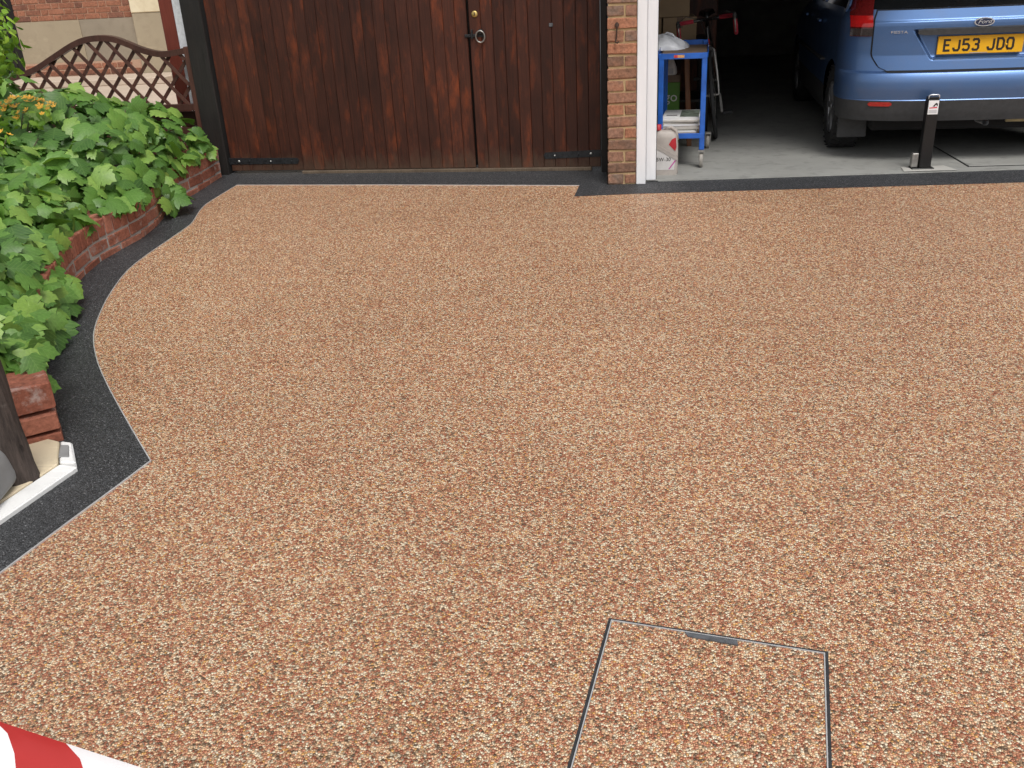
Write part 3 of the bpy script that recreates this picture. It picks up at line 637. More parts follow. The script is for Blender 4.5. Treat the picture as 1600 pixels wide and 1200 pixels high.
me = bpy.data.meshes.new('block'); bm.to_mesh(me); bm.free(); me.materials.append(M['greystone'])
for p in me.polygons: p.use_smooth = True
gso = inst('block', me, gs, (0, 0, -0.002), (0, 0, 0.2))
MB().lathe([(0.02, 0.0), (0.05, 0.006), (0.055, 0.0)], (-2.075, 2.290, 0.0585), 'z', 16).build('worn_top', M['greystone'], gs, True)

# ------------------------------------------------------------------ shrubs
def leaf_mesh(seed, mat, half=None, fold=0.28, droop=0.35):
    rr = random.Random(seed)
    half = half or [(0.0, 0.0), (0.17, -0.06), (0.34, -0.02), (0.41, 0.08), (0.38, 0.15), (0.52, 0.21), (0.60, 0.36), (0.66, 0.53), (0.51, 0.51), (0.42, 0.56), (0.44, 0.68), (0.31, 0.71), (0.26, 0.85), (0.13, 0.90), (0.0, 1.06)]
    n = len(half); mid = [(0, 0.0), (0, 0.22), (0, 0.48), (0, 0.74), (0, 1.06)]
    V_ = []; F = []; uv = []
    def pt(x, y): 
        xx = x * (1 + rr.uniform(-.06, .06)); yy = y + rr.uniform(-.015, .015)
        z = -fold * abs(xx) ** 1.15 - droop * yy * yy * 0.6 + 0.05 * math.sin(5 * yy + seed) * abs(xx); V_.append((xx, yy, z)); uv.append((x, y)); return len(V_) - 1
    mi = [pt(0, y) for _, y in mid]
    for s in (1, -1):
        ri = [mi[0]] + [pt(s * x, y) for x, y in half[1:-1]] + [mi[-1]]
        for k in range(n - 1):
            y = (half[k][1] + half[k + 1][1]) / 2; a = min(range(5), key=lambda q: abs(mid[q][1] - y * 0.80))
            y2 = (half[k + 1][1] + half[min(k + 2, n - 1)][1]) / 2; b = min(range(5), key=lambda q: abs(mid[q][1] - y2 * 0.80))
            t = [(mi[a], ri[k], ri[k + 1])] + ([(mi[a], ri[k + 1], mi[b])] if k < n - 2 and a != b else [])
            for q in t:
                if len(set(q)) == 3: F.append(q if s > 0 else q[::-1])
    me = bpy.data.meshes.new('leaf'); me.from_pydata(V_, [], F); me.materials.append(mat)
    ul = me.uv_layers.new(name='UVMap')
    for lp in me.loops: ul.data[lp.index].uv = uv[lp.vertex_index]
    for p in me.polygons: p.use_smooth = True
    me.update(); return me
LEAF = [leaf_mesh(i, M['leaf']) for i in range(6)]
SMALL = [leaf_mesh(20 + i, M['leaf_small'], [(0, 0), (0.16, 0.12), (0.27, 0.32), (0.28, 0.5), (0.2, 0.72), (0.1, 0.9), (0, 1.0)], 0.35, 0.4) for i in range(3)]
rs = random.Random(5)
def lump(x, y): return 0.05 * math.sin(3.1 * x + 5.3 * y) + 0.045 * math.sin(6.7 * y - 2.9 * x + 1) + 0.03 * math.sin(11 * x + 2.0 * y)
def canopy(y, d):                                             # height of the leaf surface at distance d inside the wall's face
    top = interp([(2.7, 0.34), (3.1, 0.40), (3.6, 0.47), (4.4, 0.50), (5.4, 0.58), (6.2, 0.68), (6.7, 0.66)], y)
    reach = interp([(2.7, -0.06), (3.0, -0.01), (3.3, 0.02), (3.7, 0.05), (4.1, 0.05), (4.35, 0.01), (4.7, -0.01), (5.2, -0.01), (5.5, 0.07), (5.75, 0.11), (5.95, 0.07), (6.1, 0.04), (6.6, 0.06)], y)
    t = max(0.0, (d + reach)); k = 1 - math.exp(-t / 0.16)
    return 0.17 + (top - 0.17) * k + lump(wx(y) - d, y) * k * 0.9 + min(0.06, 0.05 * max(0, d)), reach
def leaf_frame(y, d):
    e = 0.03; z0, rc = canopy(y, d); zx, _ = canopy(y, d + e); zy, _ = canopy(y + e, d)
    gx = -(zx - z0) / e; gy_ = (zy - z0) / e                  # x decreases as d grows
    return z0, Vector((-gx, -gy_, 1)).normalized()
def leaf_matrix(pos, nrm, size, r_):
    out = Vector((nrm.x, nrm.y, 0)); out = out.normalized() if out.length > 0.05 else Vector((r_.uniform(-1, 1), r_.uniform(-1, 1), 0)).normalized()
    a = r_.gauss(0, 0.9); tip = Matrix.Rotation(a, 3, 'Z') @ (out * 0.9 + Vector((0.35, -0.45, 0))); tip.z -= r_.uniform(0.15, 0.75)
    nn = (nrm + Vector((0.25, -0.35, 0.5)) * 0.6 + Vector([r_.gauss(0, 0.46) for _ in range(3)])).normalized()
    tip = (tip - nn * tip.dot(nn)).normalized(); xa = tip.cross(nn)
    return Matrix.Translation(pos) @ Matrix((xa, tip, nn)).transposed().to_4x4() @ Matrix.Scale(size, 4)
def shrub(name, label, y0, y1, nl, nfill, loc):
    t = thing(name, label, 'shrub', loc, 0, 'broad leaved shrubs in the planter'); B = Vector(loc)
    for k in range(nl):
        y = rs.uniform(y0, y1); u = rs.random(); rc = canopy(y, 0)[1]
        dm = interp([(2.7, 0.35), (3.5, 0.75), (4.5, 1.25), (6.6, 1.75)], y)
        d = -rc + (dm + rc) * (u ** 1.35); z, nrm = leaf_frame(y, d)
        pos = Vector((wx(y) - d, y, gz(y) + z + rs.uniform(-0.05, 0.03)))
        droop_ok = 3.4 < y < 4.1 or 5.5 < y < 5.95
        if d < 0.02 and droop_ok: pos.z -= rs.uniform(0, 0.12)
        elif d < 0.06: pos.z = max(pos.z, gz(y) + 0.255 + rs.uniform(0, 0.03)); pos.x = min(pos.x, wx(y) - 0.035)
        size = rs.choice((rs.uniform(0.06, 0.09), rs.uniform(0.09, 0.125), rs.uniform(0.115, 0.15)))
        o = bpy.data.objects.new('leaf', rs.choice(LEAF)); COL.objects.link(o); o.parent = t; o.matrix_local = Matrix.Translation(-B) @ leaf_matrix(pos, nrm, size, rs)
    V_ = []; F = []; UV = []
    for k in range(nfill):
        y = rs.uniform(y0, y1); rc = canopy(y, 0)[1]; dm = interp([(2.7, 0.4), (3.5, 0.85), (4.5, 1.35), (6.6, 1.9)], y)
        d = -rc + 0.05 + (dm + rc) * rs.random(); z, nrm = leaf_frame(y, d); z = 0.19 + (z - 0.04 - 0.19) * rs.random() ** 0.35
        mt = leaf_matrix(Vector((wx(y) - d, y, gz(y) + z)) - B, nrm, rs.uniform(0.07, 0.12), rs); me = rs.choice(LEAF); o_ = len(V_)
        V_ += [tuple(mt @ v.co) for v in me.vertices]; F += [tuple(i + o_ for i in p.vertices) for p in me.polygons]; UV += [tuple(me.uv_layers[0].data[l].uv) for p in me.polygons for l in p.loop_indices]
    me = bpy.data.meshes.new('foliage'); me.from_pydata(V_, [], F); me.materials.append(M['leaf']); ul = me.uv_layers.new(name='UVMap')
    for i, q in enumerate(UV): ul.data[i].uv = q
    o = inst('foliage', me, t, (0, 0, 0)); o['kind'] = 'stuff'
    for k in range(12):
        y = rs.uniform(y0 + .1, y1 - .1); d = rs.uniform(0.25, 0.9); x = wx(y) - d; z = canopy(y, d)[0]
        MB().tube([(x, y, gz(y) + 0.13), (x + rs.uniform(-.04, .04), y + rs.uniform(-.04, .04), gz(y) + z * 0.6), (x + rs.uniform(-.12, .14), y + rs.uniform(-.12, .12), gz(y) + z - 0.02)], [0.009, 0.006, 0.003], 6).build('stem', M['stem'], t, True)
    return t
shrub('leafy_shrub', 'bright green broad leaved shrub beside the gate, in front of the trellis', 5.25, 6.62, 290, 700, (-3.5, 5.95, 0.13))
shrub('leafy_shrub', 'middle broad leaved shrub behind the bulge of the planter wall', 4.05, 5.30, 280, 650, (-3.4, 4.70, 0.10))
shrub('leafy_shrub', 'nearest broad leaved shrub overhanging the black border', 2.78, 4.10, 270, 480, (-2.8, 3.50, 0.06))
def small_bush(name, label, cat, c, rad, nl, nf, loc, mats):
    t = thing(name, label, cat, loc); B = Vector(loc); c = Vector(c)
    for k in range(nl):
        v = Vector([rs.gauss(0, 1) for _ in range(3)]).normalized() * rs.random() ** 0.4; p = c + Vector((v.x * rad[0], v.y * rad[1], v.z * rad[2]))
        o = bpy.data.objects.new('leaf', rs.choice(SMALL)); COL.objects.link(o); o.parent = t
        o.matrix_local = Matrix.Translation(-B) @ leaf_matrix(p, (v + Vector((0, 0, 0.4))).normalized(), rs.uniform(0.04, 0.07), rs)
    for k in range(9):
        v = Vector([rs.gauss(0, 1) for _ in range(3)]).normalized() * 0.8; e = c + Vector((v.x * rad[0], v.y * rad[1], abs(v.z) * rad[2]))
        MB().tube([B + Vector((rs.uniform(-.05, .05), rs.uniform(-.05, .05), 0)), (B + e) / 2 + Vector((0, 0, 0.05)), e], [0.010, 0.006, 0.002], 6).build('stem', M['stem'], t, True)
    for k in range(nf):
        v = Vector([rs.gauss(0, 1) for _ in range(3)]).normalized(); v.z = abs(v.z); p = c + Vector((v.x * rad[0], v.y * rad[1], v.z * rad[2] + 0.01))
        m = MB(); r = rs.uniform(0.016, 0.026); tl_ = Vector((rs.uniform(-.5, .6), rs.uniform(-.9, .1), 1)).normalized(); ax = tl_.orthogonal().normalized(); ay = tl_.cross(ax)
        for q in range(5):
            a = q * 1.2566; d1 = ax * math.cos(a) + ay * math.sin(a); d2 = ax * math.cos(a + .5) + ay * math.sin(a + .5); d3 = ax * math.cos(a - .5) + ay * math.sin(a - .5)
            m.add([p, p + d3 * r * .75 + tl_ * r * .2, p + d1 * r * 1.1 + tl_ * r * .35, p + d2 * r * .75 + tl_ * r * .2], [(0, 1, 2, 3)])
        m.build('flower', M['petal'], t)
    return t
small_bush('flowering_shrub', 'small shrub with yellow orange flowers among the broad leaves at the left edge', 'shrub', (-3.90, 5.62, 0.66), (0.32, 0.32, 0.10), 150, 80, (-3.95, 5.62, 0.13), None)
small_bush('flowering_shrub', 'lower clump of yellow flowers by the left edge of the planting', 'shrub', (-3.62, 4.95, 0.60), (0.18, 0.2, 0.07), 60, 22, (-3.72, 4.95, 0.11), None)
small_bush('small_leaved_bush', 'tall small leaved bush rising at the top left, before the brick house', 'bush', (-3.645, 5.30, 1.15), (0.155, 0.25, 0.30), 300, 0, (-4.05, 5.30, 0.12), None)

# ------------------------------------------------------------------ car (local: x right, y forward into the garage, z up, origin under the rear bumper)
car = thing('parked_car', 'blue hatchback parked nose-in in the open garage', 'car', (2.315, 6.535, 0.008), R(-4.0))
#        z     halfw  rear   front
PROF = [(0.20, 0.790, 0.075, 3.80), (0.26, 0.820, 0.035, 3.86), (0.34, 0.832, 0.012, 3.89), (0.42, 0.838, 0.002, 3.90), (0.425, 0.838, 0.006, 3.90), (0.50, 0.842, 0.000, 3.90),
        (0.565, 0.842, 0.006, 3.885), (0.592, 0.840, 0.022, 3.88), (0.605, 0.838, 0.062, 3.87), (0.70, 0.840, 0.082, 3.80), (0.78, 0.838, 0.084, 3.66), (0.885, 0.832, 0.084, 3.30),
        (0.905, 0.828, 0.086, 3.20), (0.918, 0.826, 0.098, 3.12), (0.985, 0.800, 0.120, 2.86)]
GREEN = [(0.985, 0.800, 0.120, 2.86), (1.10, 0.765, 0.215, 2.66), (1.25, 0.715, 0.345, 2.36), (1.36, 0.670, 0.455, 2.12), (1.41, 0.63, 0.53, 2.0)]
ROOF = [(1.41, 0.63, 0.53, 2.0), (1.44, 0.58, 0.62, 1.88), (1.455, 0.48, 0.76, 1.70), (1.46, 0.2, 1.0, 1.4)]
def pf(z, tab=PROF):
    return tuple(interp([(r[0], r[i]) for r in tab], z) for i in (1, 2, 3))
LR, NR, NF_ = 0.42, 3.3, 2.8
def rear_y(x, z, tab=PROF):
    w_, r, f = pf(z, tab); q = min(0.999, abs(x) / w_); return r + LR * (1 - (1 - q ** NR) ** (1 / NR))
def outline(z, tab=PROF):
    w_, r, f = pf(z, tab); P_ = []
    for k in range(0, 21):                                    # rear arc, centre to left side
        t = math.pi / 2 * k / 20; P_.append((-w_ * math.sin(t) ** (2 / NR), r + LR * (1 - math.cos(t) ** (2 / NR))))
    y0 = r + LR; y1 = f - 0.55
    for k in range(1, 70): P_.append((-w_ * (1 - 0.02 * abs(k / 35 - 1)), y0 + (y1 - y0) * k / 70))
    for k in range(0, 17):
        t = math.pi / 2 * (1 - k / 16); P_.append((-w_ * math.sin(t) ** (2 / NF_) * 0.98, f - 0.55 * (1 - math.cos(t) ** (2 / NF_))))
    return P_ + [(-x, y) for x, y in P_[-2:0:-1]]
WHY = (0.735, 3.225); WR = 0.292
def loft(zs, tab, cut=True, cap=False):
    m = MB(); rings = [outline(z, tab) for z in zs]; n = len(rings[0]); V_ = []
    for z, r in zip(zs, rings): V_ += [(x, y, z) for x, y in r]
    F = []
    AR = 0.338
    for i in range(len(zs) - 1):
        for k in range(n):
            q = (i * n + k, i * n + (k + 1) % n, (i + 1) * n + (k + 1) % n, (i + 1) * n + k)
            if cut:
                c = sum((Vector(V_[j]) for j in q), Vector()) / 4
                if c.z < 0.285 and c.y < 0.36: continue
                if c.y < 0.3 and abs(c.x) < 0.42 and 0.655 < c.z < 0.885: continue
                if abs(c.x) > 0.6 and min(math.hypot(c.y - wy, c.z - WR) for wy in WHY) < AR: continue
            F.append(q)
    if cut:                                                   # pull the ragged rim onto the arch circle
        cnt = {}
        for q in F:
            for j in q: cnt[j] = cnt.get(j, 0) + 1
        for j, c_ in cnt.items():
            x, y, z = V_[j]
            if abs(x) < 0.6 or z < 0.21: continue
            for wy in WHY:
                d = math.hypot(y - wy, z - WR)
                if abs(d - AR) < 0.045 and c_ < 4: V_[j] = (x, wy + (y - wy) * AR / d, WR + (z - WR) * AR / d)
    if cap: F.append(tuple((len(zs) - 1) * n + k for k in range(n)))
    return m.add(V_, F)
zs = []
for (a, *_), (b, *_) in zip(PROF, PROF[1:]):
    k = max(1, round((b - a) / 0.028)); zs += [a + (b - a) * j / k for j in range(k)]
zs.append(PROF[-1][0]); zs = sorted(zs + [0.2855])
loft([z for z in zs if z >= 0.42], PROF).build('body', M['paint'], car, 35, world=False)
loft([z for z in zs if z <= 0.4201], PROF).build('lower_skirt', M['blackplastic'], car, 35, world=False)
gh = loft([0.985, 1.04, 1.10, 1.18, 1.25, 1.31, 1.36, 1.41], GREEN, False).build('window_band', M['glass'], car, 35, world=False)
loft([1.4101, 1.425, 1.44, 1.455, 1.46], ROOF, False, True).build('roof', M['paint'], car, 35, world=False)
for sx in (-1, 1):
    for y0, y1, z0, z1 in ((0.36, 0.78, 0.99, 1.40), (2.62, 1.97, 0.99, 1.40), (1.55, 1.50, 0.99, 1.40)):
        wa = pf(z0, GREEN)[0] + .004; wb = pf(z1, GREEN)[0] + .004
        MB().bar((sx * wa, y0, z0), (sx * wb, y1, z1), 0.07, 0.016, (sx, 0, 0.3)).build('pillar', M['paint'], car, bevel=0.004, world=False)
MB().box(-0.60, 0.60, 0.25, 3.6, 0.19, 0.30).build('underbody', M['gap'], car, bevel=0.02, world=False)
# rear bumper face: shut line between bumper and tailgate
def rear_patch(x0, x1, z0, z1, off, nx, nz, disp=None, mask=None, half=None):
    m = MB(); V_ = []; F = []
    for j in range(nz + 1):
        for i in range(nx + 1):
            z = z0 + (z1 - z0) * j / nz; x = (x0 + (x1 - x0) * i / nx) * (half(z) if half else 1); y = rear_y(x, z) - off
            if disp: y += disp(x, z)
            V_.append((x, y, z))
    keep = []
    for j in range(nz):
        for i in range(nx):
            q = (j * (nx + 1) + i, j * (nx + 1) + i + 1, (j + 1) * (nx + 1) + i + 1, (j + 1) * (nx + 1) + i)
            if mask is None or all(mask(V_[k][0], V_[k][2]) for k in q): F.append(q)
    return m.add(V_, F)
def sm(a, b, x): t = max(0, min(1, (x - a) / (b - a))); return t * t * (3 - 2 * t)
def recess(x, z):
    hw_ = 0.285 + (z - 0.684) / 0.16 * 0.105
    return 0.034 * sm(0.024, 0.0, abs(x) - hw_) * sm(0.664, 0.690, z) * sm(0.862, 0.846, z)
def tg_half(z): return 0.655 - 0.055 * (1 - sm(0.60, 0.72, z)) - 0.05 * (1 - sm(0.598, 0.635, z)) - 0.02 * sm(0.9, 1.0, z)
rear_patch(-1, 1, 0.596, 0.985, 0.003, 66, 26, None, lambda x, z: not (abs(x) < 0.42 and 0.655 < z < 0.885), lambda z: tg_half(z) + 0.009).build('shut_line', M['gap'], car, 40, world=False)
tg = rear_patch(-1, 1, 0.604, 0.978, 0.0075, 260, 90, recess, None, tg_half).build('tailgate', M['paint'], car, 30, world=False)
hb = MB(); n = 36; V_ = []
for i in range(n + 1):
    x = -0.392 + 0.784 * i / n; y = rear_y(x, 0.845) - 0.010; tp_ = 0.5 + 0.5 * min(1, (0.392 - abs(x)) / 0.04)
    V_ += [(x, y + 0.01, 0.845 - 0.020 * tp_), (x, y - 0.016, 0.842 - 0.018 * tp_), (x, y - 0.018, 0.847 + 0.012 * tp_), (x, y + 0.01, 0.850 + 0.018 * tp_)]
hb.add(V_, [(4 * i + k, 4 * i + (k + 1) % 4, 4 * i + 4 + (k + 1) % 4, 4 * i + 4 + k) for i in range(n) for k in range(4)] + [(0, 1, 2, 3), (4 * n + 3, 4 * n + 2, 4 * n + 1, 4 * n)])
hb.build('handle_strip', M['blackplastic'], tg, 40, world=False)
# number plate with stroked characters
PYL = rear_y(0, 0.755) + 0.014
npl = MB().box(-0.26, 0.26, PYL - 0.008, PYL, 0.699, 0.812).build('number_plate', M['plate'], car, bevel=0.003, world=False)
def stroke(m, pts, wd, y, th=0.0012):
    pts = [Vector((a, 0, b)) for a, b in pts]; L_ = []; N = len(pts)
    for i, p in enumerate(pts):
        d0 = (p - pts[i - 1]).normalized() if i else (pts[1] - p).normalized(); d1 = (pts[i + 1] - p).normalized() if i < N - 1 else d0
        t = (d0 + d1).normalized(); nn = Vector((-t.z, 0, t.x)); c_ = max(0.5, nn.dot(Vector((-d0.z, 0, d0.x)))); nn = nn * (wd / 2 / c_)
        L_ += [(p.x + nn.x, y, p.z + nn.z), (p.x - nn.x, y, p.z - nn.z)]
    m.add(L_, [(2 * i, 2 * i + 1, 2 * i + 3, 2 * i + 2) for i in range(N - 1)])
GL = {'E': [[(1, 0), (0, 0), (0, 1), (1, 1)], [(0, .52), (.85, .52)]], 'J': [[(.95, 1), (.95, .18), (.78, 0), (.18, 0), (0, .18), (0, .28)]],
      '5': [[(.95, 1), (.05, 1), (.0, .56), (.72, .58), (1, .42), (1, .18), (.8, 0), (.2, 0), (0, .16)]],
      '3': [[(0, .86), (.18, 1), (.8, 1), (1, .85), (1, .66), (.82, .53), (.35, .53)], [(.82, .53), (1, .38), (1, .16), (.8, 0), (.2, 0), (0, .16)]],
      'D': [[(0, 0), (0, 1), (.7, 1), (1, .78), (1, .22), (.7, 0), (0, 0)]], 'O': [[(.2, 0), (0, .18), (0, .82), (.2, 1), (.8, 1), (1, .82), (1, .18), (.8, 0), (.2, 0), (0, .18)]]}
x = -0.218
for c_ in 'EJ53 JDO':
    if c_ == ' ': x += 0.036; continue
    ch = MB()
    for s_ in GL[c_]: stroke(ch, [(x + a * 0.036, 0.7155 + 0.079 * (0.09 + b * 0.82)) for a, b in s_], 0.0135, PYL - 0.0092)
    ch.build('character', M['ink'], npl, world=False); x += 0.0575
bl = MB()
bl.lathe([(0, -0.004), (0.006, -0.003), (0.007, 0.0)], (0.158, PYL - 0.0095, 0.750), 'y', 10); bl.build('screw_cap', M['plate'], npl, True, world=False)
bk = MB(); stroke(bk, [(-0.06, 0.7045), (0.05, 0.7045)], 0.004, PYL - 0.0090); bk.build('maker_line', M['greyprint'], npl, world=False)
# oval badge
BY = rear_y(0, 0.895) - 0.008
def oval(rx, rz, y0, y1, name, mat, par):
    m = MB(); N = 40; V_ = [(rx * math.cos(2 * math.pi * k / N), y, 0.893 + rz * math.sin(2 * math.pi * k / N)) for y in (y0, y1) for k in range(N)]
    m.add(V_, [(k, (k + 1) % N, N + (k + 1) % N, N + k) for k in range(N)] + [tuple(range(N)), tuple(range(2 * N - 1, N - 1, -1))]); return m.build(name, mat, par, 40, world=False)
bd = oval(0.060, 0.027, BY - 0.010, BY + 0.01, 'badge', M['chrome'], car)
oval(0.0535, 0.0215, BY - 0.0115, BY - 0.0095, 'badge_field', M['badge'], bd)
o = inst('badge_script', text_mesh('Ford', 0.040, M['chrome'], 0.001, 0.35), bd, (0, BY - 0.0128, 0.894), (R(90), 0, 0), (1.05, 0.85, 1))
o = inst('model_lettering', text_mesh('FIESTA', 0.027, M['chrome'], 0.0015), car, (-0.505, rear_y(0.505, 0.845) - 0.0115, 0.845), (R(90), 0, -math.atan2(rear_y(0.55, 0.845) - rear_y(0.46, 0.845), 0.09)), (1.3, 0.85, 1))
# tail lamps, reflectors
def lamp(sx):
    w0, w1 = 0.665, 0.792
    def seg_(z0, z1, name, mat, par=None):
        m = MB(); V_ = []; nz = 10; nx = 8
        for j in range(nz + 1):
            z = z0 + (z1 - z0) * j / nz; tab = PROF if z < 0.985 else GREEN
            sh_ = 0.0 if z < 0.985 else (z - 0.985) * 0.30
            for i in range(nx + 1):
                x = (w0 - sh_ * .5) + (w1 - w0) * i / nx; x = min(x, pf(z, tab)[0] * 0.985); V_.append((sx * x, rear_y(x, z, tab) - 0.012, z))
        F = [(j * (nx + 1) + i, j * (nx + 1) + i + 1, (j + 1) * (nx + 1) + i + 1, (j + 1) * (nx + 1) + i) for j in range(nz) for i in range(nx)]
        return m.add(V_, F).build(name, mat, par or car, 40, world=False)
    t = seg_(0.822, 1.30, 'tail_lamp', M['darkredlens'])
    for z0, z1, mt in ((0.826, 0.872, 'clearlens'), (0.880, 0.950, 'redlens'), (1.13, 1.22, 'redlens'), (1.23, 1.29, 'clearlens')):
        o_ = seg_(z0, z1, 'lens', M[mt], t)
        for v in o_.data.vertices: v.co.y -= 0.003
for sx in (-1, 1):
    lamp(sx)
    m = MB(); V_ = []
    for i in range(11):
        x = 0.515 + 0.145 * i / 10; e = 0.4 if i in (0, 10) else 1
        for z in (0.398 - 0.014 * e, 0.398 + 0.014 * e): V_.append((sx * x, rear_y(x, z) - 0.006, z))
    m.add(V_, [(2 * i, 2 * i + 2, 2 * i + 3, 2 * i + 1) for i in range(10)]).build('reflector', M['redlens'], car, 40, world=False)
    MB().box(min(sx * .60, sx * .80), max(sx * .60, sx * .80), WHY[0] - 0.385, WHY[0] - 0.365, 0.13, 0.34).build('mud_flap', M['blackplastic'], car, bevel=0.006, world=False)
    for wy in WHY:
        xo = sx * 0.815; xi = sx * 0.63
        wh = thing('wheel', '', '', (0, 0, 0)); del wh['label']; del wh['category']; wh.parent = car; wh.location = (sx * 0.72, wy, WR)
        tr = MB().lathe([(0.185, -0.07), (0.20, -0.088), (0.26, -0.095), (0.283, -0.085), (WR, -0.06), (WR, 0.06), (0.283, 0.085), (0.26, 0.095), (0.20, 0.088), (0.185, 0.07)], (0, 0, 0), 'x', 40).build('tyre', M['tyre'], wh, 30, world=False)
        if wy == WHY[0]:
            gm = MB()
            for k in range(30):
                a = 2 * math.pi * k / 30
                for x0, x1, sk in ((-.085, -.03, .12), (-.02, .02, 0), (.03, .085, -.12)):
                    gm.bar((x0, (WR + .002) * math.cos(a), (WR + .002) * math.sin(a)), (x1, (WR + .002) * math.cos(a + sk), (WR + .002) * math.sin(a + sk)), 0.045, 0.006, (0, math.cos(a + sk / 2), math.sin(a + sk / 2)))
            gm.build('tread', M['tyre'], wh, world=False)
        rm = MB(); s2 = sx
        rm.lathe([(0.186, s2 * 0.06), (0.183, s2 * 0.085), (0.165, s2 * 0.078), (0.155, s2 * 0.05)], (0, 0, 0), 'x', 36)
        for k in range(7):
            a = 2 * math.pi * k / 7; rm.bar((s2 * 0.075, 0.02 * math.cos(a), 0.02 * math.sin(a)), (s2 * 0.072, 0.166 * math.cos(a), 0.166 * math.sin(a)), 0.034, 0.02, (1, 0, 0))
        rm.lathe([(0.0, s2 * 0.09), (0.035, s2 * 0.088), (0.045, s2 * 0.06)], (0, 0, 0), 'x', 18)
        rm.build('rim', M['alloy'], wh, 40, world=False)
        MB().lathe([(0.0, s2 * 0.03), (0.18, s2 * 0.03), (0.183, -s2 * 0.05), (0, -s2 * 0.05)], (0, 0, 0), 'x', 24).build('brake_drum', M['gap'], wh, 40, world=False)
    mr = MB().box(min(sx * .86, sx * 1.0), max(sx * .86, sx * 1.0), 2.34, 2.44, 0.99, 1.11).build('door_mirror', M['paint'], car, bevel=0.03, seg=2, world=False)
    MB().box(min(sx * .78, sx * .87), max(sx * .78, sx * .87), 2.38, 2.42, 1.0, 1.04).build('mirror_arm', M['blackplastic'], mr, world=False)
    MB().box(min(sx * .872, sx * .988), max(sx * .872, sx * .988), 2.333, 2.338, 1.005, 1.095).build('mirror_glass', M['chrome'], mr, world=False)
    for y0 in (1.40, 2.30):
        MB().box(min(sx * .836, sx * .862), max(sx * .836, sx * .862), y0, y0 + 0.16, 0.845, 0.868).build('door_handle', M['paint'], car, bevel=0.006, world=False)
    MB().bar((sx * 0.846, 1.10, 0.60), (sx * 0.846, 2.85, 0.60), 0.012, 0.035, (1, 0, 0)).build('rubbing_strip', M['blackplastic'], car, world=False)
ex = MB().tube([(0.10, 0.055, 0.262), (0.10, 0.40, 0.250)], 0.020, 14, cap=False).build('exhaust_pipe', M['chrome'], car, True, world=False)
MB().lathe([(0.0, -0.14), (0.07, -0.13), (0.085, -0.10), (0.085, 0.16), (0.07, 0.19), (0, 0.20)], (0.36, 0.62, 0.32), 'x', 18).build('silencer', M['rust'], car, 40, world=False)
MB().box(0.235, 0.40, 0.10, 0.12, 0.258, 0.280).build('tow_bracket', simple('yellowed metal', (0.42, 0.36, 0.2), 0.5, 0.3, 0.3), car, bevel=0.003, world=False)

# ------------------------------------------------------------------ parking post
bo = thing('parking_post', 'black square fold-down parking post with white sticker at the garage threshold', 'bollard', (2.012, 6.425, 0.0125))
MB().box(1.925, 2.068, 6.385, 6.470, 0.008, 0.019).build('base_plate', M['blackpowder'], bo, bevel=0.003)
MB().box(1.972, 2.046, 6.392, 6.455, 0.0202, 0.462).build('shaft', M['blackpowder'], bo, bevel=0.010, seg=2)
cp_ = MB().box(1.976, 2.042, 6.396, 6.451, 0.4622, 0.474).build('cap', M['blackpowder'], bo, bevel=0.005, seg=2)
MB().tube([(1.978, 6.400, 0.462), (1.978, 6.400, 0.480), (1.986, 6.400, 0.486), (2.034, 6.400, 0.486), (2.042, 6.400, 0.480), (2.042, 6.400, 0.462)], 0.004, 8).build('lifting_handle', M['chrome'], bo, True)
MB().box(1.925, 1.967, 6.41, 6.455, 0.0202, 0.112).build('hinge_block', M['steel'], bo, bevel=0.004)
stk = MB().box(1.9785, 2.0415, 6.3905, 6.3918, 0.365, 0.452).build('sticker', M['sticker'], bo)
b2 = MB(); y_ = 6.3899
b2.add([(2.003, y_, .414), (2.012, y_, .423), (2.018, y_, .432), (2.027, y_, .437), (2.034, y_, .432), (2.036, y_, .420), (2.031, y_, .413), (2.029, y_, .422), (2.022, y_, .424), (2.019, y_, .414)], [tuple(range(10))]).build('emblem', M['ink'], stk)
MB().add([(1.985, y_, .402), (2.034, y_, .404), (2.034, y_, .412), (1.985, y_, .408)], [(0, 1, 2, 3)]).build('red_banner', M['redprint'], stk)
for z_ in (0.388, 0.381, 0.374): MB().add([(1.984, y_, z_), (2.034, y_, z_), (2.034, y_, z_ + .003), (1.984, y_, z_ + .003)], [(0, 1, 2, 3)]).build('print_line', M['greyprint'], stk)

